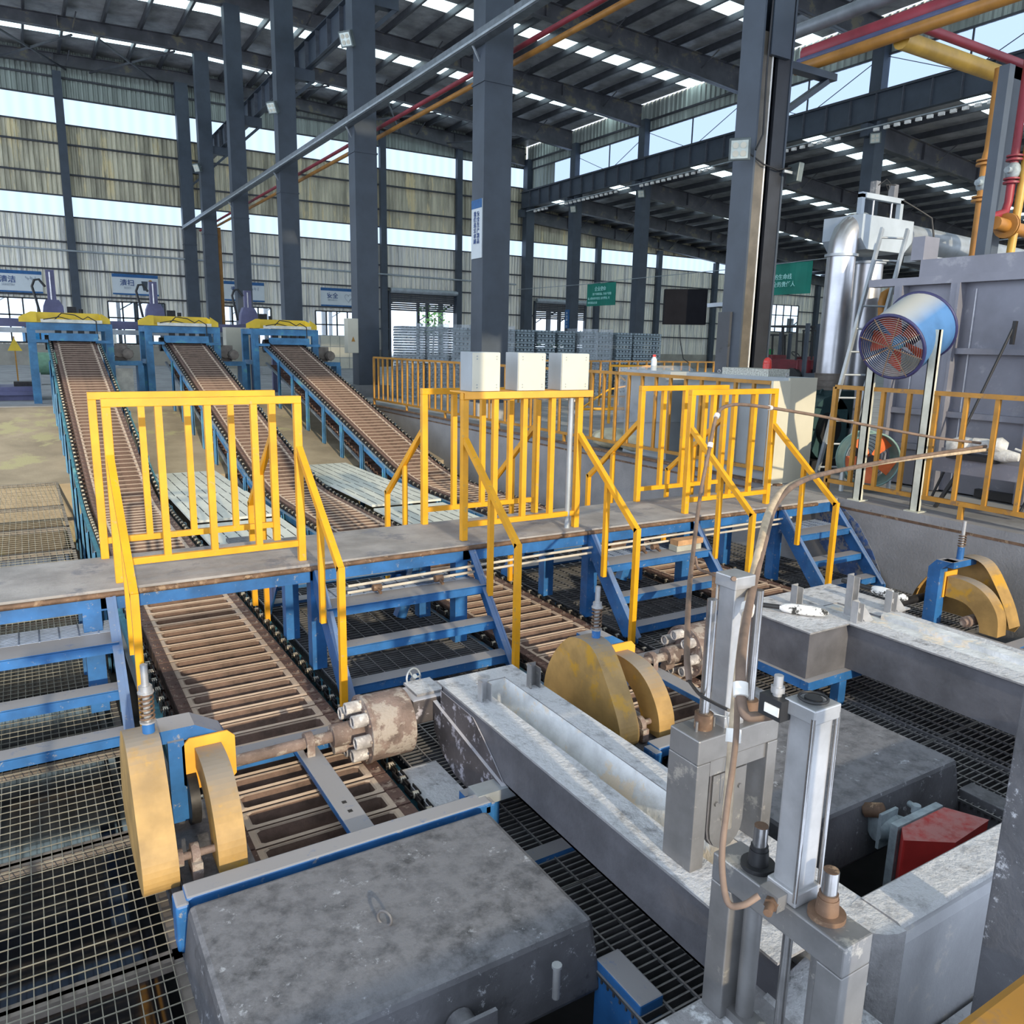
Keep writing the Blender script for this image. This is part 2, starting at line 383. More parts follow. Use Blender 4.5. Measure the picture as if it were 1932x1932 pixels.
# ---- ceiling (main bay, gabled at x = 8) and lean-to
def zr(x): return 14.75-.042*(x-8) if x > 8 else 14.75-.03*(8-x)
bays = [46.4, 40.8, 34.65, 27.8, 21.05, 14.2, 7.4, .6, -6.4]
def roof_sheet(m, x0, x1, zf, ys, hole_w=.95):
    for i in range(len(ys)-1):
        y1, y0 = ys[i], ys[i+1]; c = (y0+y1)/2
        for a, b in ((y0, c-hole_w/2), (c+hole_w/2, y1)):
            m.quad((x0, a, zf(x0)), (x0, b, zf(x0)), (x1, b, zf(x1)), (x1, a, zf(x1)))
m = M(); roof_sheet(m, -14, 8, zr, bays); roof_sheet(m, 8, 28.9, zr, bays)
ceil = struct(m.build('ceiling', FOIL))
zl = lambda x: 10.3-.085*(x-29)
m = M(); roof_sheet(m, 28.9, XE, zl, bays); ceil2 = struct(m.build('ceiling', FOIL))
wn = 8
for i in range(len(bays)-1):
    c = (bays[i]+bays[i+1])/2; m = M()
    for x0, x1, zf in ((-14, 8, zr), (8, 28.9, zr)): m.quad((x0, c-.475, zf(x0)), (x1, c-.475, zf(x1)), (x1, c+.475, zf(x1)), (x0, c+.475, zf(x0)))
    struct(m.build('window_%d' % wn, SKY2)); wn += 1
    m = M(); m.quad((28.9, c-.475, zl(28.9)), (XE, c-.475, zl(XE)), (XE, c+.475, zl(XE)), (28.9, c+.475, zl(28.9)))
    struct(m.build('window_%d' % wn, SKY2)); wn += 1
x = -13.2
while x < 28.5:
    m = M(); z = zr(x)-.03; m.box(x-.035, x+.035, -6.4, YB, z-.26, z-.01); m.box(x-.035, x+.06, -6.4, YB, z-.27, z-.25); m.build('purlin', PURL, ceil); x += 1.45
x = 30
while x < XE:
    m = M(); z = zl(x)-.03; m.box(x-.035, x+.035, -6.4, YB, z-.24, z-.01); m.build('purlin', PURL, ceil2); x += 1.5
def rafter(m, pts, y):   # pts: (x, ztop, depth)
    for (xa, za, da), (xb, zb, db) in zip(pts, pts[1:]):
        m.add([(xa,y-.02,za),(xb,y-.02,zb),(xb,y-.02,zb-db),(xa,y-.02,za-da),(xa,y+.02,za),(xb,y+.02,zb),(xb,y+.02,zb-db),(xa,y+.02,za-da)],
              [(0,3,2,1),(4,5,6,7),(0,1,5,4),(1,2,6,5),(2,3,7,6),(3,0,4,7)])
        for off in (0, 1):
            za2, zb2 = (za, zb) if off == 0 else (za-da, zb-db)
            m.add([(xa,y-.15,za2),(xb,y-.15,zb2),(xb,y+.15,zb2),(xa,y+.15,za2),(xa,y-.15,za2+.025),(xb,y-.15,zb2+.025),(xb,y+.15,zb2+.025),(xa,y+.15,za2+.025)],
                  [(0,3,2,1),(4,5,6,7),(0,1,5,4),(1,2,6,5),(2,3,7,6),(3,0,4,7)])
for y in [46.0]+bays[1:]:
    if y < 0: continue
    m = M(); k = .29
    rafter(m, [(-14, zr(-14)-k, .46), (0, zr(0)-k, .46), (8, zr(8)-k, .54), (18, zr(18)-k, .56), (28.5, zr(28.5)-k, 1.0)], y)
    for xx in (-6, 2.5, 13, 18, 23.5): m.box(xx-.02, xx+.02, y-.13, y+.13, zr(xx)-k-.5, zr(xx)-k)
    for xx in (3, 11, 16.5, 21, 26): m.bar((xx, y-.05, zr(xx)-k-.5), (xx+.15, y-.9, zr(xx)-.28), .04, .04)
    m.build('rafter', BEAM, ceil)
    m = M()
    rafter(m, [(29.1, zl(29.1)-k, .80), (40, zl(40)-k, .62), (51, zl(51)-k, .75), (XE, zl(XE)-k, .7)], y)
    for xx in (32, 36, 40, 44): m.box(xx-.02, xx+.02, y-.13, y+.13, zl(xx)-k-.62, zl(xx)-k); m.bar((xx+1, y-.05, zl(xx)-k-.6), (xx+1.15, y-.8, zl(xx)-.28), .04, .04)
    m.build('rafter', BEAM, ceil2)
for ya, yb in ((46.0, 40.8),):
    for xa in (-6, 0, 4, 11, 17, 23):
        m = M(); m.bar((xa, ya, zr(xa)-.9), (xa+3, yb, zr(xa+3)-.9), .07, .07); m.bar((xa+3, ya, zr(xa+3)-.9), (xa, yb, zr(xa)-.9), .07, .07); m.build('wind_brace', PURL, ceil)
# clerestory over the second column row
XC = 29.0
m = M(); corr(7, YB, 12.42, 13.85, XC, m, .32, -.06, 'y'); corr(43.2, YB, 10.2, 12.42, XC, m, .32, -.06, 'y')
cw = struct(m.build('wall_clerestory', CORRU))
m = M(); m.box(XC-.12, XC-.05, 7, YB, 12.9, 13.0); m.box(XC-.12, XC-.05, 7, YB, 12.38, 12.46); m.build('wall_girt', PURL, cw)
m = M(); corr(7, 43.2, 11.0, 12.42, XC, m, .32, -.06, 'y'); o = struct(m.build('window_%d' % wn, emat('translucent_side_sheet', (.50, .68, 1.0), .85)))
m = M()
for i in range(1, 7):
    ya, yb = bays[i], bays[i+1]; m.box(XC-.1, XC-.06, (ya+yb)/2-.03, (ya+yb)/2+.03, 11, 12.4)
    for c in (-1, 1): m.bar((XC-.1, (ya+yb)/2, 11.0), (XC-.1, (ya+yb)/2+c*3.2, 12.35), .025, .025)
m.build('window_frame', PURL, o)

# ---- columns
def hcol(m, x, y, z0, z1, w=.56, d=.36):
    m.box(x-w/2, x+w/2, y-.008, y+.008, z0, z1)           # web in x
    m.box(x-w/2, x-w/2+.02, y-d/2, y+d/2, z0, z1); m.box(x+w/2-.02, x+w/2, y-d/2, y+d/2, z0, z1)
def bcol(m, x, y, z0, z1, w=.56, d=.40): m.box(x-w/2, x+w/2, y-d/2, y+d/2, z0, z1)
names = ['nearest tall column of the centre row, behind the three electrical boxes and carrying the white vertical notice',
         'second tall column of the centre row, at the left end of the amber pit railing',
         'third tall column of the centre row, right behind the third conveyor portal',
         'fourth column of the centre row, between the second and third conveyor portals',
         'fifth column of the centre row, rising behind the second conveyor portal',
         'last slim column of the centre row, standing at the back wall beside the orange downpipe']
X1c = 8.06
for k, y in enumerate([14.2, 21.0, 27.9, 34.7, 40.8, 46.0]):
    t = thing('steel_column', names[k], 'column', (X1c, y, 0), 'tall steel columns of the centre row')
    m = M(); bcol(m, X1c, y, 0, zr(8)-.8, .60, .46); m.build('shaft', COLM, t)
    m = M(); m.box(X1c-.32, X1c+.32, y-.25, y+.25, 6.2, 6.24); m.box(X1c+.3, X1c+1.0, y-.12, y+.12, 9.75, 10.1); m.bar((X1c+.3, y, 9.2), (X1c+.95, y, 9.8), .2, .1); m.build('crane_bracket', COLM, t)
    m = M(); m.box(X1c-.5, X1c+.5, y-.45, y+.45, 0, .3); m.build('footing', CONC, t)
# big near column: box with bright corner trunking
t = thing('steel_column', 'big blue-grey column at right of centre with a flood light on each side', 'column', (X1c, 7.4, 0), 'tall steel columns of the centre row')
xa_, xl_, xd_, xr_ = [at(q, 507, y=7.05).x for q in (1406, 1428, 1438, 1464)]
yb2 = at(1368, 507, x=xa_).y
m = M(); m.box(xa_, xa_+.03, 7.05, yb2, 0, 14.4); m.box(xr_-.03, xr_, 7.05, yb2, 0, 14.4); m.box(xa_+.03, xr_-.03, 7.26, 7.30, 0, 14.4); m.build('shaft', COLM, t)
m = M(); m.box(xa_-.04, xa_-.001, 7.20, yb2+.02, 0, 1.9); m.build('lower_casing', COLL, t)
m = M(); m.box(xa_+.031, xl_-.006, 7.07, 7.25, 0, 5.0); m.build('cable_tray', mat('warm_grey_tray', (.12, .105, .085), .5, .2), t)
m = M(); m.box(xl_-.005, xl_+.012, 7.06, 7.12, .1, 4.9); m.build('edge_strip', TIE, t)
m = M(); m.box(xd_, xr_-.032, 7.06, 7.1, 0, 14.4); m.build('dark_cover', mat('dark_cover', (.018, .02, .026), .5), t)
m = M(); m.box(xr_-.1, 8.98, 7.16, 7.30, 4.74, 4.82); m.bar((xr_, 7.23, 4.2), (8.85, 7.23, 4.72), .12, .06); m.box(xa_+.1, xa_+.42, 7.0, 7.05, 4.75, 5.5); m.build('pipe_bracket', COLM, t)
names2 = ['column of the second row at the hall corner', 'slim column of the second row, first from the corner', 'column of the second row beside the left green banner',
          'column of the second row hidden mostly by the big near column', 'dark column behind the silver ducts', 'second dark column of the clerestory row near the right edge']
for k, y in enumerate([46.0, 40.8, 34.65, 27.8, 21.05, 14.2]):
    t = thing('steel_column', names2[k], 'column', (28.9, y, 0), 'columns under the clerestory')
    m = M(); bcol(m, 28.9, y, 0, 13.0, .6, .5); m.build('shaft', COLM, t)
    m = M(); m.box(28.2, 28.7, y-.15, y+.15, 9.5, 9.95); m.build('crane_bracket', COLM, t)
def girder(x, z0, z1, y0, y1, lab):
    t = thing('crane_girder', lab, 'girder', (x, y0, z0))
    m = M(); m.box(x-.008, x+.008, y0, y1, z0, z1); m.box(x-.15, x+.15, y0, y1, z1-.02, z1); m.box(x-.12, x+.12, y0, y1, z0, z0+.02); m.build('girder_body', COLM, t)
    y = y0+.5
    while y < y1: M().box(x-.13, x+.11, y-.01, y+.01, z0+.02, z1-.02).build('stiffener', mat('stiffener_paint', (.09, .10, .12), .5), t); y += 1.1
    m = M(); m.box(x-.03, x+.03, y0, y1, z1, z1+.1); m.build('crane_rail', PURL, t)
girder(8.85, 10.1, 10.92, 14, 44, 'dark ribbed crane girder on the right side of the centre column row')
girder(28.35, 10.0, 10.95, 7, 46, 'long dark ribbed crane girder under the clerestory strip')
t = thing('conduit_bank', 'row of pale clips and conduits under the clerestory girder', 'conduit', (28.1, 10, 9.7))
m = M(); m.tube([(28.1, 8, 9.72), (28.1, 45, 9.72)], .03, 6); m.build('conduit', GALV, t)
y = 9
while y < 44:
    if (y % 6.8) > 1.5: M().box(28.05, 28.15, y, y+.2, 9.55, 9.66).build('clip', TIE, t)
    y += .42
# posters and banners
def poster(x, w_, z1, big, small, pic, lab):
    h = 1.03; y = YB-.2
    t = thing('wall_poster', lab, 'poster', (x, y, z1-h), 'safety posters on the back wall')
    m = M(); m.box(x, x+w_, y, y+.02, z1-h, z1); m.build('board', PSTW, t)
    m = M(); m.box(x, x+w_, y-.006, y, z1-.16, z1); m.box(x, x+w_, y-.006, y, z1-h, z1-h+.08); m.build('blue_band', PSTB, t)
    X = (1,0,0); Z = (0,0,1)
    text(big, .34, MX((x+w_*.32, y-.01, z1-.55), X, Z), TXTB, t); text(small, .13, MX((x+w_*.32, y-.01, z1-.72), X, Z), TXTG, t)
    m = M()
    if pic == 'bin':
        m.prism([(x+1.35,z1-.32),(x+1.65,z1-.32),(x+1.6,z1-.78),(x+1.42,z1-.78)], 'y', y-.012, y-.004); m.build('picture', COLM, t)
        m = M(); m.cyl((x+1.78,y-.012,z1-.34), (x+1.78,y-.004,z1-.34), .1, 16); m.prism([(x+1.7,z1-.44),(x+1.85,z1-.44),(x+1.84,z1-.78),(x+1.7,z1-.8)], 'y', y-.012, y-.004); m.build('picture', AMB, t)
    elif pic == 'heart':
        m.tube([(x+1.65+.22*math.sin(a)**3, y-.01, z1-.52+.016*(13*math.cos(a)-5*math.cos(2*a)-2*math.cos(3*a)-math.cos(4*a))) for a in [2*PI*i/24 for i in range(24)]], .012, 5, True)
        m.bar((x+1.7, y-.01, z1-.65), (x+1.95, y-.01, z1-.45), .02, .03); m.build('picture', TXTG, t)
    else:
        for i in range(9): m.box(x+1.4+.05*i, x+1.44+.05*i, y-.01, y-.004, z1-.35-.04*(i % 3), z1-.30-.04*(i % 4)+.05)
        m.build('picture', TXTG, t)
poster(-.9, 2.1, 4.47, '清洁', 'SEIKETSU', 'none', 'white poster at the left edge of the back wall')
poster(4.27, 2.15, 4.58, '清扫', 'SEISO', 'bin', 'poster with a dark bin picture behind the robot mast')
poster(9.7, 2.15, 4.52, '素养', 'SHITSUKE', 'none', 'poster half hidden behind a column, blue bands at top and bottom')
poster(15.05, 2.15, 4.46, '安全', 'SECURITY', 'heart', 'poster with a thin heart outline, rightmost of the four white ones')
def banner(y0, y1, z0, z1, lines, lab):
    x = 28.3; t = thing('hanging_banner', lab, 'banner', (x, (y0+y1)/2, z0))
    m = M(); n = 12
    vs_ = []
    for i in range(n+1):
        yy = y0+(y1-y0)*i/n; d = .04*math.sin(i*1.3)
        vs_ += [(x+d, yy, z1), (x+d*.5, yy, z0), (x+d+.01, yy, z1), (x+d*.5+.01, yy, z0)]
    m.add(vs_, [(4*i, 4*i+1, 4*i+5, 4*i+4) for i in range(n)]+[(4*i+2, 4*i+6, 4*i+7, 4*i+3) for i in range(n)]+[(4*i, 4*i+4, 4*i+6, 4*i+2) for i in range(n)])
    m.build('cloth', GBAN, t)
    for s, sz, fy, fz, al in lines: text(s, sz, MX((x-.06, y1-(y1-y0)*fy, z0+(z1-z0)*fz), (0,-1,0), (0,0,1)), TXTW, t, align=al)
banner(35.85, 38.5, 3.72, 4.95, [('企业使命', .26, .5, .68, 'CENTER'), ('用户持续满意, 为客户创造', .15, .56, .48, 'CENTER'), ('值, 成长伙伴信赖, 用世界先, 可', .15, .07, .29, 'LEFT'), ('持续满意企业', .15, .07, .1, 'LEFT')], 'small green banner with four lines of white text, left of the black monitor')
banner(22.9, 26.2, 3.8, 5.1, [('安全是员工的生命线', .24, .38, .50, 'CENTER'), ('员工是安全的责任人', .24, .44, .26, 'CENTER')], 'large green safety banner to the right of the big near column')
m = M(); m.tube([(28.2, 46, 5.0), (28.25, 38.5, 4.96), (28.25, 35.8, 5.02), (28.2, 26.2, 5.05), (28.2, 22.9, 5.12), (28.2, 14, 5.2)], .018, 5)
tag(m.build('banner_wire', GALV), 'long thin wire carrying the two green banners', 'wire')
m = M(); m.tube([(-14, 45.9, 5.55), (2.6, 45.9, 5.5), (13, 45.9, 5.45), (28, 45.9, 5.3)], .05, 6)
tag(m.build('wall_pipe', GALV), 'thin horizontal grey pipe along the back wall above the posters', 'pipe')
# notices on columns
t = thing('column_notice', 'tall white notice with two columns of blue characters on the nearest centre column', 'notice', (7.75, 14.2, 3.05))
m = M(); m.box(7.74, 7.76, 13.99, 14.40, 3.08, 4.16); m.build('board', PSTW, t)
m = M(); m.box(7.735, 7.74, 13.99, 14.40, 4.0, 4.16); m.build('blue_band', PSTB, t)
for i, s in enumerate(['我们追求', '安全生产']):
    for j, ch in enumerate(s+('精品' if i else '卓越')): text(ch, .1, MX((7.73, 14.25-.13*i, 3.86-.1*j), (0,-1,0), (0,0,1)), TXTB, t)
t = thing('column_notice', 'small blue and white notice on the second-row column left of the green banner', 'notice', (28.55, 40.8, 2.3))
m = M(); m.box(28.56, 28.59, 40.6, 41.0, 2.5, 3.6); m.build('board', PSTB, t)
for j in range(5): text('安全第一好'[j], .16, MX((28.54, 40.8, 3.35-.2*j), (0,-1,0), (0,0,1)), PSTW, t)

# ---- outside seen through doors and windows
m = M(); m.box(-40, 110, YB+.2, 120, -.3, -.02); struct(m.build('floor', FARG))
t = thing('neighbour_shed', 'open shed with grey posts and pale roof seen through the two shutter doors', 'shed', (28, 62, 0))
m = M(); m.add([(-20,56,4.6),(90,56,4.6),(90,84,6.2),(-20,84,6.2),(-20,56,4.7),(90,56,4.7),(90,84,6.3),(-20,84,6.3)], [(3,2,1,0),(4,5,6,7),(0,1,5,4)]); m.build('shed_roof', FARR, t)
for x in range(-12, 84, 5):
    for y in (57, 70, 83):
        m = M(); m.box(x-.15, x+.15, y-.15, y+.15, 0, 4.6+(y-56)*.057); m.bar((x, y, 3.8), (x+1.3, y, 4.6), .1, .1); m.build('post', COLM, t)
t = thing('young_tree', 'young leafy tree outside the left shutter door', 'tree', (24.9, 52, 0))
m = M(); m.tube([(24.9,52,0),(25,52,1.6),(25.1,52,3.2)], .06, 6); m.build('trunk', MOTR, t)
m = M()
for i in range(260):
    a = random.uniform(0, 6.28); rr = random.uniform(.1, 1.1); z = random.uniform(2.0, 4.0); c = Vector((25+math.cos(a)*rr, 52+math.sin(a)*rr, z))
    d = Vector((random.uniform(-1,1), random.uniform(-1,1), random.uniform(-1,1))).normalized()*.14; e = d.orthogonal().normalized()*.08
    m.quad(c-d, c-e, c+d, c+e)
m.build('foliage', LEAF, t)
m = M()
for i in range(420):
    c = Vector((random.uniform(36, 52), random.uniform(66, 68), random.uniform(0, 3.0))); d = Vector((random.uniform(-1,1), .2, random.uniform(-1,1))).normalized()*.3; e = d.orthogonal().normalized()*.2
    m.quad(c-d, c-e, c+d, c+e)
tag(m.build('hedge', LEAF), 'green hedge beyond the right shutter door', 'hedge')
m = M(); corr(-14, XE, 7.9, 15, -8, m, .4, .05); struct(m.build('wall_sun_header', CORR))  # unseen header wall, added to cap how high the sun reaches

# ================================================================= PIT: gratings and plates
CX = [1.02, 3.31, 5.60]       # conveyor centre lines
HW = .42
ZG = -.76
def wire_panel(x0, x1, y0, y1, lab, cell=.036, z=ZG, slope=0):
    t = thing('wire_mesh_panel', lab, 'mesh panel', ((x0+x1)/2, (y0+y1)/2, z-.05), 'crimped wire mesh panels over the left pit')
    m = M(); r = .0017 if y0 < 6 else .0028
    nx = int((x1-x0)/(cell*1.08)); ny = int((y1-y0)/(cell*1.7))
    for i in range(1, nx): x = x0+(x1-x0)*i/nx; m.box(x-r, x+r, y0, y1, z-.003, z+.000)
    for j in range(1, ny): y = y0+(y1-y0)*j/ny; m.box(x0, x1, y-r, y+r, z, z+.0035)
    m.build('wire_mesh', WIRE, t)
    m = M()
    for a, b, c, d in ((x0, x1, y0-.01, y0+.03), (x0, x1, y1-.03, y1+.01)): m.box(a, b, c, d, z-.05, z-.006)
    m.box(x0, x0+.03, y0, y1, z-.05, z-.006); m.box(x1-.03, x1, y0, y1, z-.05, z-.006)
    m.build('angle_frame', MOTR, t)
ys = [1.9, 2.78, 3.66, 4.55, 5.45, 6.35, 7.3, 8.3, 9.4, 10.6, 12.0, 14.0]
wl_ = ['nearest panel in the bottom left corner', 'panel left of the first yellow chain guard', 'panel below the lowest blue stair tread', 'panel under the stair treads, over glinting water',
       'panel just under the walkway', 'panel hidden mostly by the walkway', 'first panel beyond the walkway', 'second panel beyond the walkway', 'third panel beyond the walkway, sunlit', 'fourth panel beyond the walkway', 'last panel before the brown ramp']
for i in range(len(ys)-1):
    wire_panel(-1.2 if i > 2 else -.9, .31, ys[i], ys[i+1], 'square wire mesh screen over the pit, '+wl_[i], cell=.036 if i < 6 else .055)
t = thing('support_beam', 'low dark channel running beside the left mesh panels', 'beam', (.38, 2, -1.2))
m = M(); m.box(.33, .36, .3, 5, -.95, -.74); m.box(.36, .44, .3, 5, -.95, -.92); m.build('channel', HOOD, t)
def bar_grating(x0, x1, y0, y1, lab, pitch=.034, z=ZG):
    t = thing('floor_grating', lab, 'grating', ((x0+x1)/2, (y0+y1)/2, z-.04), 'steel bar gratings between the conveyors')
    m = M(); n = int((y1-y0)/pitch)
    for j in range(n+1): y = y0+(y1-y0)*j/n; m.box(x0, x1, y-.004, y+.004, z-.03, z)
    n = max(2, int((x1-x0)/.11))
    for i in range(n+1): x = x0+(x1-x0)*i/n; m.box(x-.004, x+.004, y0, y1, z-.008, z+.004)
    m.build('bars', GRAT, t)
    for q_ in (y0-.012, y1+.004): m = M(); m.box(x0, x1, q_, q_+.008, z-.04, z+.004); m.build('end_bar', GRAT, t)
gi = 0
for k, (xa, xb) in enumerate(((1.58, 2.76), (3.87, 5.05), (6.15, 6.93))):
    who = ['first and second conveyors', 'second and third conveyors', 'third conveyor and the pit wall'][k]
    for (ya, yb, wh) in ((1.46, 2.35, 'nearest one, beside the grey hood'), (2.37, 3.3, 'dark one under the launder'), (3.32, 4.3, 'one in front of the stair foot'), (4.32, 5.1, 'one under the blue steps'), (5.12, 6.4, 'one below the walkway'), (6.42, 8.3, 'one just beyond the walkway')):
        if k == 2 and ya < 3: continue
        bar_grating(xa, xb, ya, yb, 'bar grating between %s, %s' % (who, wh), .034 if yb < 6 else .05)
for k, (xa, xb) in enumerate(((1.58, 2.62), (3.87, 4.9))):
    for (ya, yb, z, wh) in ((8.35, 9.9, -.74, 'nearer'), (9.95, 11.7, -.70, 'middle'), (11.75, 13.9, -.72, 'farthest')):
        o = M(); o.box(xa, xb, ya, yb, z-.03, z)
        p = tag(o.build('perforated_plate', WPL), 'pale slotted floor plate, %s one, between the %s conveyors' % (wh, ['first and second', 'second and third'][k]), 'floor plate', 'pale plates between the conveyors')
        m = M()
        nn = int((xb-xa)/.14)
        for i in range(nn):
            for j in range(int((yb-ya)/.42)): x = xa+.08+i*.14; y = ya+.06+j*.42; m.box(x, x+.012, y, y+.36, z, z+.0015)
        m.build('slots', BLK, p)
m = M(); m.box(1.75, 2.0, 8.5, 8.9, -.735, -.70); tag(m.build('cover_plate', HOOD), 'small dark square plate lying on the pale floor plates', 'plate')

# ================================================================= WALKWAY
t = thing('walkway', 'long grey steel walkway on blue legs crossing over the three conveyors', 'walkway', (3, 5.4, -.76))
m = M(); m.box(-3.3, 6.94, 5.04, 5.83, -.03, 0); m.build('deck_plate', DECK, t)
m = M(); m.tube([(-3.3, 5.02, -.025), (1.5, 5.02, -.03), (2.0, 5.015, -.022), (6.6, 5.02, -.03)], .018, 8); m.build('rusty_nosing', RUST, t)
m = M(); m.box(-3.3, 6.94, 5.05, 5.09, -.13, -.03); m.box(-3.3, 6.94, 5.76, 5.8, -.13, -.03)
for x in (-.6, .3, 1.55, 2.7, 3.85, 4.98, 6.1): m.box(x-.03, x+.03, 5.05, 5.8, -.12, -.04)
m.build('frame_beam', BLUE, t)
for x in (-.55, .22, 1.57, 2.66, 3.88, 4.93, 6.12):
    for y in (5.1, 5.74):
        m = M(); m.box(x-.05, x+.05, y-.045, y+.045, ZG, -.1); m.build('leg', BLUE, t)
for x in (2.45, 4.75):
    m = M(); m.bar((x, 5.74, ZG+.02), (x+.22, 5.74, -.15), .08, .08); m.build('diagonal_brace', BLUE, t)
t = thing('water_pipe', 'pair of thin pale pipes with brass valves slung under the walkway edge', 'pipe', (3, 4.98, -.2))
for dz in (0, -.05):
    m = M(); m.tube([(1.75, 4.97-dz*.3, -.17+dz), (3.4, 4.98-dz*.3, -.14+dz), (6.2, 4.99-dz*.3, -.12+dz)], .011, 6); m.build('pipe', mat('pale_pipe', (.48, .43, .36), .5), t)
for x in (1.95, 2.42, 4.3, 4.45):
    m = M(); m.cyl((x-.03, 4.95, -.2), (x+.03, 4.95, -.2), .025, 8); m.cyl((x, 4.95, -.2), (x, 4.88, -.22), .012, 6); m.build('valve', RUST, t)

def stair(xa, xb, lab, side=-1, y0=5.04):
    """side -1: descends towards the camera"""
    t = thing('steel_stair', lab, 'stair', ((xa+xb)/2, y0+side*.35, ZG), 'blue steel stairs up to the walkway')
    Y = lambda d: y0+side*d
    for x in (xa, xb):
        m = M(); m.prism([(Y(0), -.02), (Y(.02), -.02), (Y(.66), ZG+.04), (Y(.66), ZG), (Y(.50), ZG), (Y(0), -.18)], 'x', x-.008, x+.008)
        m.bar((x-.02*(1 if x == xb else -1), Y(.01), -.02), (x-.02*(1 if x == xb else -1), Y(.65), ZG+.04), .05, .008); m.build('stringer', BLUE, t)
    for d, z, dep in ((.02, -.25, .22), (.28, -.47, .12), (.46, -.66, .12)):
        m = M(); m.box(xa+.01, xb-.01, Y(d), Y(d+dep), z-.008, z); m.box(xa+.01, xb-.01, Y(d+dep-.012), Y(d+dep), z-.06, z-.006); td = m.build('tread', BLUE, t)
        if dep > .2:
            m = M()
            for j in range(9): m.box(xa+.02, xb-.02, Y(d-.2+j*.026)-.004, Y(d-.2+j*.026)+.004, z-.02, z+.003)
            for i in range(int((xb-xa)/.1)): m.box(xa+.04+i*.1, xa+.048+i*.1, Y(d-.2), Y(d+.02), z-.01, z+.004)
            m.build('tread_grating', TREAD, td)
    return t
stair(-1.3, .34, 'blue stair at the left edge, its treads over the wire mesh')
stair(1.54, 2.74, 'blue stair between the first and second conveyors, on the near side')
stair(3.82, 4.98, 'blue stair between the second and third conveyors with wood blocks on its top step')
stair(6.08, 6.88, 'narrow blue stair against the pit wall with a blue paint smear')
for i, (a, b) in enumerate(((1.56, 2.68), (3.86, 4.9))):
    stair(a, b, 'blue stair on the far side of the walkway between the %s conveyors' % ['first two', 'last two'][i], 1, 5.83)
t = thing('wood_block', 'two stacked wooden blocks on the top blue step under the third railing', 'wood block', (4.85, 5.0, -.24))
m = M(); m.box(4.62, 4.90, 4.86, 4.96, -.247, -.20); m.build('lower_block', mat('grey_wood', (.33, .33, .29), .8), t)
m = M(); m.box(4.64, 4.93, 4.87, 4.97, -.20, -.155); m.build('upper_block', WOOD, t)
m = M(); m.prism([(5.25,-.06),(4.95,-.10),(4.78,-.22),(4.62,-.42),(4.5,-.62),(4.44,-.78),(4.9,-.78),(5.2,-.5),(5.3,-.2)], 'x', PX1-.006, PX1-.001)
tag(m.build('paint_smear', mat('smear_blue', (.035,.08,.22), .8, 0, .3, 8, spot=(.18,.19,.22), spot_amt=.45, spot_scale=10)), 'smear of blue paint on the pit wall beside the narrow stair', 'paint smear')

# ---------------------------------------------------------------- railings over the conveyors
def railing(xa, xb, y, side, lab, bal, hand=(1, 1), far=False):
    t = thing('guard_railing', lab, 'railing', ((xa+xb)/2, y, 0), 'bright yellow railings above the conveyors')
    S = .048
    for x in (xa, xb):
        m = M(); m.box(x-S/2, x+S/2, y-S/2, y+S/2, 0, 1.10-S); m.build('post', YEL, t, bevel=.003)
    m = M(); m.box(xa-S/2, xb+S/2, y-S/2, y+S/2, 1.10-S, 1.10); m.build('top_rail', YEL, t, bevel=.003)
    m = M(); m.box(xa+S/2, xb-S/2, y-S/2+.005, y+S/2-.005, .10, .14); m.build('bottom_rail', YEL, t, bevel=.003)
    for k in range(bal):
        x = xa+(xb-xa)*(k+1)/(bal+1); m = M(); m.box(x-.02, x+.02, y-.02, y+.02, .14, 1.10-S); m.build('baluster', YEL, t)
    for x, h in zip((xa, xb), hand):
        if not h: continue
        m = M(); ya, yb = y+side*.02, y+side*.78
        m.bar((x, ya, .76), (x, yb, .13), .04, .04); m.bar((x, yb, .15), (x, yb, ZG+.02), .04, .04, (0,1,0)); m.build('handrail', YEL, t)
        m = M(); m.bar((x+.005, y+side*.40, .43), (x+.005, y+side*.40, -.32 if not far else ZG), .036, .036, (0,1,0)); m.build('handrail_post', YEL, t)
rl = [('first', .39, 1.50), ('second', 2.73, 3.76), ('third', 4.97, 6.02)]
for nm, xa, xb in rl:
    railing(xa, xb, 5.16, -1, 'near yellow railing over the %s conveyor, with stair handrails' % nm + (' and the box shelf' if nm == 'second' else ''), 3)
    railing(xa-.03, xb+.01 if nm != 'first' else 1.50, 5.79, 1, 'rear yellow railing over the %s conveyor, across the walkway' % nm, 3, (nm != 'first', 1), True)
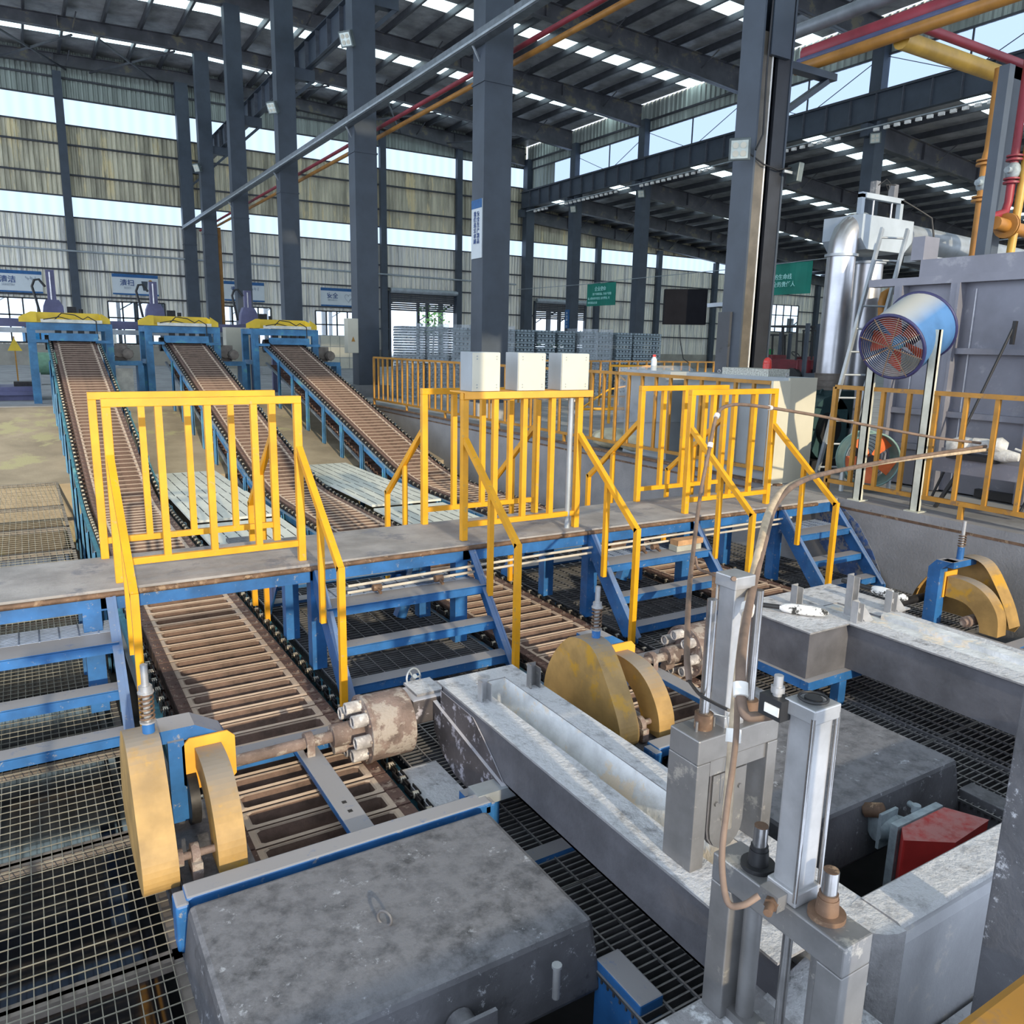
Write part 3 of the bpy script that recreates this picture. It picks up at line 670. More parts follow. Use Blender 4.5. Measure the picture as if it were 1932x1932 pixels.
# shelf with three boxes
t = thing('box_shelf', 'orange steel angle shelf on top of the second near railing', 'shelf', (3.27, 5.2, 1.10))
m = M(); m.box(2.71, 3.86, 5.115, 5.123, 1.06, 1.11); m.box(2.71, 3.86, 5.123, 5.36, 1.102, 1.11); m.build('angle', SHELF, t)
m = M(); m.tube([(2.95,5.2,1.08),(3.1,5.2,1.05),(3.3,5.2,1.07),(3.45,5.2,1.045),(3.6,5.18,1.06),(3.75,5.2,1.02),(3.85,5.18,1.06),(3.7,5.22,1.09)], .013, 6); m.build('cable_bundle', CLOTH, t)
m = M(); m.cyl((3.68, 5.16, 0), (3.68, 5.16, 1.05), .022, 10); m.build('conduit', GALV, t)
for i, (xa, xb, l) in enumerate(((2.775, 3.01, 'left'), (3.165, 3.41, 'middle'), (3.56, 3.82, 'right'))):
    t = thing('junction_box', 'cream electrical box on the orange shelf, %s one of the three' % l, 'electrical box', ((xa+xb)/2, 5.2, 1.11))
    m = M(); m.box(xa, xb, 5.14, 5.32, 1.111, 1.395); m.build('enclosure', GRYC, t, bevel=.004)  # grey body puts the shade of the unlit sides into the colour
    m = M(); m.box(xa+.004, xb-.002, 5.132, 5.14, 1.115, 1.39); dr = m.build('door', CREAM, t)
    for cx_ in (xa+.04, xb-.03):
        for z in (1.14, 1.16, 1.345, 1.365): m = M(); m.cyl((cx_, 5.131, z), (cx_, 5.127, z), .005, 6); m.build('screw', GRYC, dr)

# ================================================================= CONVEYORS
PITCH = .159; Y0c = 2.82
def zc(y):
    if y < 10.9: return -.74
    if y < 12.6: return -.74+.25/(2*1.7)*(y-10.9)**2
    return -.5275+.25*(y-12.6)
def slope(y): return 0 if y < 10.9 else (.25*(y-10.9)/1.7 if y < 12.6 else .25)
# mould local mesh, centred, top at z=0, length in x
def mould_mesh():
    m = M(); hw, hd = HW-.015, .074
    cx_, cd_ = .30, .053; bx, bd = .285, .025; D = -.075
    out = [(-hw,-hd),(hw,-hd),(hw,hd),(-hw,hd)]
    rim = [(-cx_,-cd_+.012),(-cx_+.02,-cd_),(cx_-.02,-cd_),(cx_,-cd_+.012),(cx_,cd_-.012),(cx_-.02,cd_),(-cx_+.02,cd_),(-cx_,cd_-.012)]
    bot = [(x*.97, y*.62) for x, y in rim]
    v = [(x,y,0) for x,y in out]+[(x,y,.006) for x,y in [(a*1.03,b*1.12) for a,b in rim]]+[(x,y,0) for x,y in rim]+[(x,y,D) for x,y in bot]+[(x,y,-.09) for x,y in out]
    fs = [(0,1,6,5),(1,7,6),(1,2,8,7),(2,9,8),(2,3,10,9),(3,11,10),(3,0,4,11),(0,5,4)]
    for i in range(8): j = (i+1) % 8; fs += [(4+i,4+j,12+j,12+i),(12+i,12+j,20+j,20+i)]
    fs.append([20+i for i in range(8)])
    fs += [(28,29,1,0),(29,30,2,1),(30,31,3,2),(31,28,0,3)]
    m.add(v, fs)
    m.m = 1
    for s in (-1, 1):
        m.box(s*hw, s*(cx_+.035), -hd-.003, hd-.004, -.004, .008)
        for dx in (.018, .045): m.cyl((s*(hw-dx), -.02, .008), (s*(hw-dx), -.02, .014), .006, 6)
    return m
proto = mould_mesh().build('mould', [IRON, PLATE]); mould_me = proto.data; bpy.data.objects.remove(proto)
NM = int((20.2-Y0c)/PITCH)
ordn = ['first', 'second', 'third']
wh3 = ['left', 'middle', 'right']
for k, cx in enumerate(CX):
    t = thing('casting_conveyor', 'long chain conveyor of rust brown ingot moulds, the %s of the three' % wh3[k], 'conveyor', (cx, 2.1, -1.7), 'ingot casting conveyors')
    rest = M()
    for i in range(NM):
        y = Y0c+i*PITCH; a = math.atan(slope(y)); mt = Matrix.Translation((cx, y, zc(y))) @ Matrix.Rotation(a, 4, 'X')
        if i < 100:
            o = bpy.data.objects.new('mould', mould_me); COL.objects.link(o); par(o, t); o.matrix_basis = mt
        else:
            mm = mould_mesh(); n = len(rest.v); rest.v += [tuple(mt @ Vector(v)) for v in mm.v]
            for f_, mi_, s_ in zip(mm.f, mm.mi, mm.sm): rest.f.append([q+n for q in f_]); rest.mi.append(mi_); rest.sm.append(s_)
    o = rest.build('mould', [IRON, PLATE], t); o['kind'] = 'stuff'
    for s in (-1, 1):
        xs = cx+s*(HW+.045); m = M()
        for i in range(NM*2):
            y = Y0c+i*PITCH/2; z = zc(y)-.015; y2 = y+PITCH/2; z2 = zc(y2)-.015
            off = .012 if i % 2 else -.004
            m.m = 0; m.bar((xs-.018+off, y, z), (xs-.018+off, y2, z2), .006, .035); m.bar((xs+.018-off, y, z), (xs+.018-off, y2, z2), .006, .035)
            m.m = 1
            if i % 2 == 0: m.cyl((xs-.014, y, z+.004), (xs+.014, y, z+.004), .019, 8); m.m = 0; m.cyl((xs-.028, y, z+.003), (xs+.03, y, z+.003), .008, 6)
        m.build('drive_chain', [CHAIN, ROLL], t)
        # side beam under the chain
        m = M(); y = Y0c
        yy = [2.80, 10.9, 11.4, 11.9, 12.3, 12.6, 20.1]
        for a, b in zip(yy, yy[1:]):
            for zo, h, wd in ((-.085, .075, .05),): m.bar((xs+s*.035, a, zc(a)+zo), (xs+s*.035, b, zc(b)+zo), wd, h)
        m.build('side_beam', TEAL if k == 0 else BLUE2, t)
        m = M()
        for a, b in zip(yy, yy[1:]): m.bar((xs, a, zc(a)-.45), (xs, b, zc(b)-.45), .05, .03)
        m.build('return_rail', GALV, t)
        y = 7.2; n = 0
        while y < 19.8:
            zb = -1.75 if y < 14 else -.80+(y-14)*.1444
            m = M(); zt = zc(y)-.05
            m.box(xs+s*.06-.012, xs+s*.06+.012, y-.06, y-.045, zb, zt); m.box(xs+s*.06-.012+s*.02, xs+s*.06+.012+s*.02, y+.03, y+.045, zb, zt-.03)
            m.box(xs+s*.055, xs+s*.08, y-.06, y-.0, zb, zt); m.box(xs+s*.055, xs+s*.08, y+.04, y+.09, zb, zt-.04)
            m.build('support_post', BLUE2, t); y += 1.05; n += 1
    m = M()
    for i in range(0, NM): y = Y0c+i*PITCH; m.bar((cx-HW, y, zc(y)-.5), (cx+HW, y, zc(y)-.5), .09, .06)
    m.build('return_moulds', PLATE, t)
    # discharge portal
    yp = 20.15; xo = [0, 0, .08][k]; c = cx-.05+xo
    t = thing('discharge_portal', 'blue steel portal with a yellow tray on top at the head of the %s conveyor' % wh3[k], 'portal', (c, yp, 0), 'portals at the conveyor heads')
    for xx in (c-.74, c+.74):
        for y in (yp, yp+1.0):
            m = M(); m.box(xx-.075, xx+.075, y-.07, y+.07, 0, 1.56); m.build('post', BLUE2, t)
    m = M(); m.box(c-.815, c+.815, yp-.075, yp+.07, 1.56, 1.71); m.box(c-.815, c+.815, yp+.93, yp+1.07, 1.56, 1.71)
    for s in (-1, 1): m.box(c+s*.74-.07, c+s*.74+.07, yp, yp+1, 1.58, 1.7); m.box(c+s*.74-.06, c+s*.74+.06, yp, yp+1, .85, .95)
    m.build('top_beam', BLUE2, t)
    m = M(); m.prism([(yp-.35,1.36),(yp-.35,1.34),(yp-.1,1.4),(yp-.1,1.5),(yp-.35,1.5)], 'x', c-.43, c+.5); m.build('apron_box', BLUE2, t)
    for s in (-1, 1):
        m = M(); m.box(c+s*.45, c+s*.78, yp-.28, yp-.22, 1.30, 1.36); m.build('bracket', BLUE2, t)
    m = M(); z = 1.72
    m.prism([(c-.95, z), (c-.95, z+.10), (c-.72, z+.22), (c-.62, z+.22), (c-.62, z)], 'y', yp-.1, yp-.08)
    m.box(c-.62, c+.6, yp+.28, yp+.3, z+.02, z+.22); m.box(c-.65, c+.7, yp-.08, yp+.5, z, z+.02)
    m.add([(c-.95,yp-.1,z),(c-.62,yp+.3,z),(c-.62,yp+.3,z+.22),(c-.95,yp-.1,z+.1)], [(0,1,2,3)]); m.add([(c+.75,yp-.1,z),(c+.58,yp+.3,z),(c+.58,yp+.3,z+.22),(c+.75,yp-.1,z+.1)], [(0,1,2,3)])
    m.prism([(c+.6, z), (c+.6, z+.22), (c+.78, z+.1), (c+.78, z)], 'y', yp-.1, yp-.08); m.build('yellow_tray', YTRY, t)
    m = M(); m.box(c-.55, c+.62, yp-.13, yp-.1, z+.0, z+.07); m.build('cream_guard', CREW, t)
    m = M(); m.tube([(c-.3,yp-.12,z+.05),(c-.15,yp-.1,z+.2),(c+.1,yp-.08,z+.17),(c+.25,yp-.12,z+.08),(c+.35,yp-.1,z+.14),(c+.5,yp-.14,z+.05),(c+.5,yp-.16,z-.2),(c+.52,yp-.16,1.4)], .012, 6)
    m.tube([(c-.5,yp-.14,z+.06),(c-.2,yp-.12,z+.12),(c+.05,yp-.12,z+.06)], .01, 6); m.build('cable', BLK, t)
    m = M(); m.cyl((c-.5, yp+.15, 1.3), (c+.5, yp+.15, 1.3), .16, 14)
    for i in range(4): m.box(c-.3+i*.22, c-.18+i*.22, yp-.05, yp+.05, 1.5, 1.56)
    m.build('head_shaft', CHAIN, t)
    # gear motor
    mx = c+.98
    t = thing('gear_motor', 'dusty electric gear motor to the right of the %s blue portal' % wh3[k], 'motor', (mx, yp+.1, .9), 'gear motors beside the portals')
    m = M(); m.box(mx-.12, mx+.12, yp, yp+.35, 1.0, 1.3); m.cyl((mx-.05, yp+.02, 1.15), (mx-.05, yp-.05, 1.15), .15, 16); m.box(mx-.2, mx+.1, yp+.02, yp+.28, .93, 1.02); m.build('gearbox', MOTR, t, bevel=.01)
    m = M(); m.cyl((mx+.1, yp-.2, 1.08), (mx+.1, yp+.2, 1.08), .115, 18); m.cyl((mx+.1, yp-.24, 1.08), (mx+.1, yp-.2, 1.08), .10, 18)
    for i in range(10): a = i*.628; m.bar((mx+.1+.12*math.cos(a), yp-.18, 1.08+.12*math.sin(a)), (mx+.1+.12*math.cos(a), yp+.18, 1.08+.12*math.sin(a)), .012, .012)
    m.build('motor_body', MOTR, t)
    t2 = thing('motor_stand', 'blue steel stand with a cream panel under the %s gear motor' % wh3[k], 'stand', (mx, yp+.2, 0), 'motor stands')
    m = M(); m.box(mx-.28, mx+.4, yp-.05, yp+.4, .82, .92); m.box(mx+.3, mx+.42, yp-.05, yp+.4, 0, .82); m.box(mx-.28, mx-.2, yp-.05, yp+.4, 0, .82); m.build('frame', BLUE2, t2)
    m = M(); m.box(mx-.19, mx+.2, yp+.05, yp+.1, .1, .75); m.build('panel', CREW, t2)
    # stacking robot behind
    rx, ry = c-.2, 23.0
    t = thing('stacking_robot', 'purple grey gantry robot mast behind the %s portal' % wh3[k], 'robot', (rx, ry, 0), 'gantry robots behind the portals')
    m = M(); m.box(rx-.09, rx+.09, ry-.08, ry+.08, 1.9, [3.0, 2.85, 2.75][k]); m.build('mast', PURP, t)
    m = M(); m.box(rx-.03, rx+.0, ry-.1, ry-.08, 2.3, [2.95, 2.8, 2.7][k]); m.build('rail', ROD, t)
    m = M(); m.prism([(rx-.24,1.85),(rx+.24,1.85),(rx+.22,2.15),(rx+.14,2.3),(rx-.14,2.3),(rx-.2,2.15)], 'y', ry-.14, ry+.14); m.build('carriage', PURP, t)
    m = M(); m.tube([(rx-.28,ry,1.95),(rx-.34,ry,2.3),(rx-.4,ry,2.6),(rx-.34,ry,2.75),(rx-.24,ry,2.77),(rx-.12,ry,2.6)], .03, 6); m.build('hose_loop', BLK, t)
    m = M(); m.box(rx+.25, rx+.8, ry-.1, ry+.1, 1.9, 1.98); m.box(rx+.3, rx+.5, ry-.06, ry+.06, 1.98, 2.15); m.cyl((rx+.6, ry, 1.95), (rx+.6, ry, 2.1), .05, 8); m.build('gripper_drive', CHAIN, t)
    m = M(); m.box(rx+.6, rx+.72, ry-.06, ry+.06, 0, 1.7); m.build('leg', PURP, t)
t = thing('gantry_beam', 'long purple grey horizontal robot beam behind the portals', 'beam', (3, 22.7, 1.5))
m = M(); m.box(-4, 5.6, 22.6, 22.8, 1.64, 1.83); m.build('beam', PURP, t)
m = M(); m.box(-4, 5.6, 22.57, 22.6, 1.5, 1.62); m.build('light_rail', GALV, t)
for x in (-3.5, 1.4, 5.4):
    m = M(); m.box(x-.1, x+.1, 22.6, 22.8, 0, 1.5); m.build('leg', PURP, t)
t = thing('roller_table', 'low purple roller table standing left of the first portal', 'table', (-1.2, 23, 0))
m = M(); m.box(-3.2, .25, 21.2, 22.4, .0, .30); m.box(-3.2, .25, 21.1, 21.2, .12, .2); m.build('body', PURP, t)
m = M(); m.box(-1.2, -.5, 21.5, 21.9, .3, .36); m.box(-.2, .2, 21.5, 21.9, .3, .40); m.build('clamps', CHAIN, t)
t = thing('gas_tank', 'pale green horizontal tank at the left behind the first portal', 'tank', (-.1, 27, .4))
m = M(); m.cyl((.2, 28, .62), (1.3, 28, .62), .33, 18); m.build('tank_body', mat('pale_green', (.16, .30, .20), .5), t)
for q_ in (.35, 1): m = M(); m.box(q_, q_+.1, 27.8, 28.2, 0, .4); m.build('saddle', GALV, t)
for i in range(2):
    t = thing('warning_sign', 'yellow triangle warning sign on a post, %s one behind the roller table' % ['left', 'right'][i], 'sign', (-.8+i*.65, 30, 0))
    m = M(); m.box(-.82+i*.65, -.78+i*.65, 30, 30.04, 0, 1.4); m.build('post', AMB, t)
    m = M(); m.prism([(-1.0+i*.65, .95), (-.6+i*.65, .95), (-.8+i*.65, 1.35)], 'y', 29.97, 30); m.build('triangle', YTRY, t)
m = M(); m.box(1.55, 4.2, 45.5, 45.55, 0, 1.9); tag(m.build('display_board', CREW), 'pale board leaning at the back wall between the first two portals', 'board')
t = thing('advert_board', 'bright blue display board outside the leftmost window', 'board', (.9, 47.5, .5))
m = M(); m.box(.15, 1.4, 47.4, 47.5, 0, 2.3); m.build('board', mat('bright_blue', (.02, .35, .75), .5), t)
m = M(); m.box(.15, 1.4, 47.38, 47.4, 1.9, 2.3); m.build('white_band', CREW, t)
# lockers
lx = 13.35
t = thing('locker_bank', 'cream steel lockers by the back wall behind the third gear motor', 'lockers', (lx+1, 41.5, 0))
m = M(); m.box(lx, lx+2.6, 41.3, 41.9, 0, 1.75); m.build('carcass', GRYC, t)
for i in range(5):
    for j in range(3):
        m = M(); m.box(lx+.04+i*.51, lx+.52+i*.51, 41.27, 41.3, .05+j*.57, .58+j*.57); m.box(lx+.42+i*.51, lx+.45+i*.51, 41.25, 41.27, .25+j*.57, .38+j*.57); m.build('locker_door', CREAM, t)
# junction box on column two and motor cabinet
t = thing('control_box', 'cream control box with a warning triangle on the left side of the second column', 'electrical box', (7.6, 20.9, 1.2))
m = M(); m.box(7.45, 7.75, 20.72, 21.0, 1.15, 2.05); m.build('enclosure', CREAM, t, bevel=.01)
m = M(); m.prism([(7.55,1.45),(7.65,1.45),(7.6,1.58)], 'y', 20.71, 20.72); m.build('warning_mark', AMB, t)
t = thing('control_cabinet', 'pale control cabinet behind the second gear motor', 'cabinet', (5.0, 22, 0))
m = M(); m.box(4.6, 5.2, 21.95, 22.35, 0, 1.75); m.build('body', CREAM, t)
m = M(); m.cyl((5.05, 21.95, 1.45), (5.05, 21.91, 1.45), .03, 8); m.build('knob', RED, t)
# ================================================================= POURING UNITS
def pouring_unit(dx, num):
    lab = ['first', 'second'][num]
    t = thing('chain_guard', 'ochre chain guard with a spring loaded rod at the near end of the %s conveyor' % wh3[num], 'chain guard', (.3+dx, 3.3, ZG), 'chain guards of the pouring drums')
    P1 = [(3.50,-.19),(3.42,-.14),(3.28,-.13),(3.20,-.17),(3.10,-.30),(3.0,-.45),(2.96,-.55),(2.97,-.63),(3.05,-.68),(3.2,-.70),(3.62,-.68),(3.70,-.60),(3.68,-.45),(3.60,-.30)]
    m = M(); m.prism(chaikin(P1), 'x', .215+dx, .345+dx); m.build('large_guard', OCH, t, bevel=.006)
    outer = [(3.40,-.285),(3.29,-.28),(3.18,-.30),(3.09,-.35),(3.02,-.43),(2.975,-.52),(2.965,-.63)]
    inner = [(3.11,-.63),(3.13,-.54),(3.18,-.46),(3.26,-.405),(3.33,-.385),(3.40,-.38)]
    m = M(); m.prism(chaikin(outer, 2, False)+chaikin(inner, 2, False), 'x', .49+dx, .60+dx); m.build('quarter_guard', OCH, t, bevel=.004)
    m = M(); m.prism([(.44+dx,-.45),(.47+dx,-.48),(.63+dx,-.48),(.66+dx,-.45),(.66+dx,-.27),(.63+dx,-.24),(.47+dx,-.24),(.44+dx,-.27)], 'y', 3.40, 3.41)
    m.build('mounting_plate', SHELF, t)
    m = M(); m.prism([(.345+dx,-.28),(.345+dx,-.19),(.50+dx,-.19),(.62+dx,-.26),(.64+dx,-.30),(.64+dx,-.6),(.60+dx,-.6),(.60+dx,-.31),(.50+dx,-.25),(.36+dx,-.25)], 'y', 3.42, 3.56)
    m.box(.385+dx, .45+dx, 3.40, 3.44, -.62, -.24); m.build('blue_bracket', BLUE, t)
    m = M(); m.cyl((.31+dx,3.33,-.16), (.31+dx,3.33,-.09), .024, 14); m.build('rod_socket', BLUE, t)
    m = M(); m.cyl((.31+dx,3.33,-.09), (.31+dx,3.33,.16), .0145, 12); sr = m.build('spring_rod', ALU, t)
    m = M(); m.cyl((.31+dx,3.33,.045), (.31+dx,3.33,.07), .027, 6); m.cyl((.31+dx,3.33,.038), (.31+dx,3.33,.045), .032, 12); m.build('hex_nut', ALU, sr)
    m = M(); m.cyl((.31+dx,3.33,-.09), (.31+dx,3.33,-.083), .032, 12); m.build('washer', ALU, sr)
    m = M(); m.tube([(.31+dx+.026*math.cos(a), 3.33+.026*math.sin(a), -.083+.12*a/(2*PI*6)) for a in [2*PI*6*i/84 for i in range(85)]], .0045, 6); m.build('spring', RUST, sr)
    m = M(); m.cyl((.35+dx,3.05,-.56), (.50+dx,3.05,-.56), .016, 10); m.cyl((.35+dx,3.05,-.56),(.37+dx,3.05,-.56), .035, 12); m.build('lower_shaft', DRUMM, t)
    m = M(); m.cyl((.40+dx,3.05,-.56), (.43+dx,3.05,-.56), .045, 14); m.box(.395+dx, .435+dx, 2.99, 3.11, -.64, -.57); m.build('bearing', DRUMM, t)
    m = M(); m.cyl((.45+dx,3.42,-.52), (.49+dx,3.42,-.52), .12, 20); m.build('sprocket', CHAIN, t)
    # frame
    t = thing('drum_frame', 'dusty blue channel frame lying over the near end of the %s conveyor' % wh3[num], 'frame', (1+dx, 3.3, ZG), 'blue frames carrying the pouring drums')
    m = M(); m.box(.34+dx, 1.64+dx, 2.80, 2.90, -.63, -.57); m.box(.30+dx, .35+dx, 2.78, 2.88, -.78, -.58); m.box(1.60+dx, 1.66+dx, 2.80, 2.90, -.74, -.58); m.build('front_bar', BLUE, t, bevel=.01)
    m = M(); m.box(.62+dx, 1.5+dx, 3.86, 3.96, -.70, -.62); m.build('rear_bar', BLUE, t, bevel=.006)
    m = M(); m.box(1.03+dx, 1.14+dx, 2.90, 3.86, -.655, -.62); m.build('cross_bar', BLUE, t, bevel=.004)
    m = M()
    for y in (3.2, 3.12): m.box(1.075+dx, 1.095+dx, y-.01, y+.01, -.62, -.6185)
    m.build('slots', BLK, t)
    m = M(); m.box(.36+dx, .64+dx, 2.90, 3.60, -.70, -.655); m.build('side_plate', HOOD, t)
    # drum
    yc, zc_ = 3.72, -.56
    t = thing('pouring_drum', 'crusted pouring drum with short nozzles on a shaft beside the %s conveyor' % wh3[num], 'drum', (1.5+dx, yc, ZG), 'pouring drums')
    m = M(); m.cyl((1.38+dx,yc,zc_), (1.61+dx,yc,zc_), .175, 30); m.build('drum_shell', DRUMM, t, bevel=.012)
    m = M(); m.cyl((1.365+dx,yc,zc_), (1.382+dx,yc,zc_), .182, 30)
    for i in range(12): a = i*PI/6; m.cyl((1.355+dx,yc+.16*math.cos(a),zc_+.16*math.sin(a)), (1.366+dx,yc+.16*math.cos(a),zc_+.16*math.sin(a)), .008, 6)
    ef = m.build('end_flange', DRUMM, t)
    for i in range(7):
        a = i*2*PI/7+.5; cy, cz = yc+.125*math.cos(a), zc_+.125*math.sin(a)
        m = M(); m.cyl((1.365+dx,cy,cz), (1.29+dx,cy,cz), .034, 14, caps=False); m.cyl((1.365+dx,cy,cz), (1.295+dx,cy,cz), .022, 12, caps=True); m.ring((1.29+dx,cy,cz), (1,0,0), .028, .007, 14); m.build('nozzle', [NOZ], ef)
    m = M(); m.cyl((1.20+dx,yc,zc_), (1.365+dx,yc,zc_), .06, 18); m.cyl((1.22+dx,yc+.03,zc_-.09),(1.36+dx,yc+.03,zc_-.09), .03, 10); m.build('hub', DRUMM, t)
    m = M(); m.cyl((.60+dx,yc,zc_-.01), (1.20+dx,yc,zc_), .03, 14); m.build('shaft', DRUMM, t)
    m = M(); m.cyl((1.06+dx,yc,zc_), (1.10+dx,yc,zc_), .052, 16); m.box(1.06+dx, 1.10+dx, yc-.05, yc+.05, -.62, zc_-.01); m.build('pillow_block', DRUMM, t)
    # spout box at the drum
    t = thing('casting_spout', 'crusted short spout box between the %s drum and the launder' % lab, 'spout', (1.72+dx, 3.7, ZG), 'spouts feeding the drums')
    m = M(); m.box(1.62+dx, 1.86+dx, 3.62, 3.82, -.56, -.42); m.build('box', TROX, t, bevel=.01)
    m = M(); m.box(1.66+dx, 1.82+dx, 3.66, 3.84, -.418, -.405); m.build('lip', POW, t)
    m = M(); m.box(1.50+dx, 1.72+dx, 2.95, 3.55, -.79, -.755); m.build('splash_plate', POW, t)
    # hood
    t = thing('furnace_hood', ['large grey steel hood in the foreground with boot prints and a lifting ring', 'grey steel hood behind the pneumatic cylinders, beside the red burner'][num], 'hood', (1+dx, 2.3, ZG), 'grey hoods over the conveyor ends')
    yf, yb_, xl, xr, zt, zb = 1.955, 2.735, .335+dx, 1.572+dx, -.55, -.84
    m = M(); e = .035
    m.add([(xl-e,yf-e,zb),(xr+e,yf-e,zb),(xr+e,yb_+.01,zb),(xl-e,yb_+.01,zb),(xl,yf,zt),(xr,yf,zt),(xr,yb_,zt),(xl,yb_,zt)], [(3,2,1,0),(4,5,6,7),(0,1,5,4),(1,2,6,5),(2,3,7,6),(3,0,4,7)])
    m.build('hood_shell', HOOD, t, bevel=.022)
    m = M(); m.ring((xl+.58, 2.3, zt+.02), (.8,.6,0), .028, .006, 18); m.build('lifting_ring', HOOD, t)
    if num == 0:
        m = M(); m.cyl((1.02, yf-.02, -.70), (1.02, yf-.09, -.70), .05, 16); m.box(.93, 1.11, yf-.115, yf-.10, -.78, -.62); m.build('front_flange', HOOD, t)
        m = M(); m.cyl((1.36, yf-.08, -.72), (1.36, yf-.08, -.60), .013, 10); m.cyl((1.36, yf-.08, -.60), (1.36, yf-.08, -.59), .018, 10); m.build('pipe_stub', ALU, t)
for n_, dx_ in enumerate((0, 2.29)): pouring_unit(dx_, n_)
t = thing('support_block', 'dust covered blue square beam end beside the front hood corner', 'beam', (1.63, 1.8, -.9))
m = M(); m.box(1.585, 1.69, 1.70, 1.95, -1.2, -.72); m.build('beam', BLUE, t, bevel=.006)
t = thing('support_block', 'dusty dark beam end to the right of the red burner', 'beam', (3.95, 1.8, -.9))
m = M(); m.box(3.90, 4.02, 1.70, 1.95, -1.2, -.72); m.build('beam', HOOD, t, bevel=.006)
# third unit, mirrored, at the pit wall
t = thing('chain_guard', 'open backed ochre chain guard against the concrete pit wall', 'chain guard', (6.3, 3.3, ZG), 'chain guards of the pouring drums')
m = M()
P3 = [(3.78,-.60),(3.74,-.48),(3.60,-.28),(3.50,-.19),(3.42,-.14),(3.28,-.14),(3.20,-.19),(3.10,-.34),(3.02,-.48),(2.97,-.62)]
P3 = chaikin(P3, 2, False)
for a, b in zip(P3, P3[1:]): m.add([(6.33,a[0],a[1]),(6.48,a[0],a[1]),(6.48,b[0],b[1]),(6.33,b[0],b[1])], [(0,1,2,3)])
m.prism(P3+[(3.0,-.68),(3.7,-.68)], 'x', 6.48, 6.49); m.build('large_guard', OCH, t)
m = M(); m.prism(chaikin([(3.40,-.285),(3.29,-.28),(3.18,-.30),(3.09,-.35),(3.02,-.43),(2.975,-.52),(2.965,-.66)],2,False)+chaikin([(3.10,-.66),(3.11,-.60),(3.15,-.53),(3.22,-.47),(3.30,-.45),(3.40,-.45)],2,False), 'x', 6.16, 6.28); m.build('quarter_guard', OCH, t, bevel=.004)
m = M(); m.box(6.14, 6.31, 3.41, 3.42, -.46, -.25); m.build('mounting_plate', SHELF, t)
m = M(); m.prism([(3.42,-.68),(3.42,-.22),(3.34,-.15),(3.46,-.15),(3.52,-.22),(3.52,-.68)], 'x', 6.08, 6.18); m.box(6.1, 6.42, 3.33, 3.43, -.20, -.15); m.build('blue_bracket', BLUE, t)
m = M(); m.cyl((6.26,3.38,-.15), (6.26,3.38,-.05), .026, 12); m.build('rod_socket', BLUE, t)
m = M(); m.cyl((6.26,3.38,-.05), (6.26,3.38,.16), .0145, 12); m.build('spring_rod', ALU, t)
m = M(); m.tube([(6.26+.026*math.cos(a), 3.38+.026*math.sin(a), -.05+.10*a/(2*PI*5)) for a in [2*PI*5*i/70 for i in range(71)]], .0045, 6); m.build('spring', RUST, t)
m = M(); m.cyl((6.13,3.2,-.60), (6.30,3.2,-.60), .045, 14); m.cyl((6.10,3.2,-.60), (6.13,3.2,-.60), .028, 12); m.build('bearing', DRUMM, t)
m = M(); m.cyl((5.7,3.60,-.52), (6.36,3.60,-.52), .033, 14); m.cyl((6.30,3.60,-.52),(6.36,3.60,-.52), .055, 14); m.build('shaft', CHAIN, t)
t = thing('drum_frame', 'blue channel frame under the open backed guard at the pit wall', 'frame', (6.1, 3.2, ZG), 'blue frames carrying the pouring drums')
m = M(); m.box(6.06, 6.16, 2.5, 3.9, -.76, -.68); m.build('cross_bar', BLUE, t)
m = M(); m.box(6.16, 6.70, 2.80, 2.9, -.76, -.68); m.build('front_bar', BLUE, t)
t = thing('plank', 'grey flat beam lying beside the open backed guard', 'beam', (6.35, 2.75, ZG))
m = M(); m.bar((5.6, 2.62, -.72), (6.75, 2.90, -.72), .16, .06); m.build('plank', HOOD, t)
m = M(); m.box(5.2, 6.9, 1.4, 2.6, -.84, -.78); tag(m.build('floor_plate', HOOD), 'grey floor plate at the right edge beyond the launder', 'plate')

# ================================================================= LAUNDERS
ZT = -.32
t = thing('launder', 'long grey launder trough with white powdered flanges running to the pneumatic gates', 'launder', (1.97, 2.4, ZG))
def trough(m, x0, x1, y0, y1, zt, zb, xi0, xi1, yi1, depth):
    # outer shell walls
    m.box(x0+.02, x0+.03, y0, y1-.02, zb, zt); m.box(x1-.03, x1-.02, y0, y1-.02, zb, zt); m.box(x0+.02, x1-.02, y1-.03, y1-.02, zb, zt)
    m.box(x0+.02, x1-.02, y0, y1-.02, zb, zb+.01)
m = M(); m.m = 0; trough(m, 1.74, 2.21, 1.30, 3.58, ZT, -.57, 0, 0, 0, 0); m.build('shell', TRO, t)
m = M()   # flanges
m.box(1.74, 1.905, 1.30, 3.58, ZT, ZT+.010); m.box(2.085, 2.21, 1.30, 3.58, ZT, ZT+.010); m.box(1.905, 2.085, 3.45, 3.58, ZT, ZT+.010)
m.build('flange', POW, t)
m = M(); m.add([(1.905,1.3,ZT+.005),(1.905,3.45,ZT+.005),(1.945,3.42,-.50),(1.945,1.3,-.50)], [(0,1,2,3)]); m.add([(2.085,1.3,ZT+.005),(2.05,1.3,-.50),(2.05,3.42,-.50),(2.085,3.45,ZT+.005)], [(0,1,2,3)])
m.add([(1.945,1.3,-.50),(1.945,3.42,-.50),(2.05,3.42,-.50),(2.05,1.3,-.50)], [(0,3,2,1)]); m.add([(1.905,3.45,ZT+.005),(2.085,3.45,ZT+.005),(2.05,3.42,-.50),(1.945,3.42,-.50)], [(0,1,2,3)])
m.build('lining', LIN, t)
m = M(); pts = []
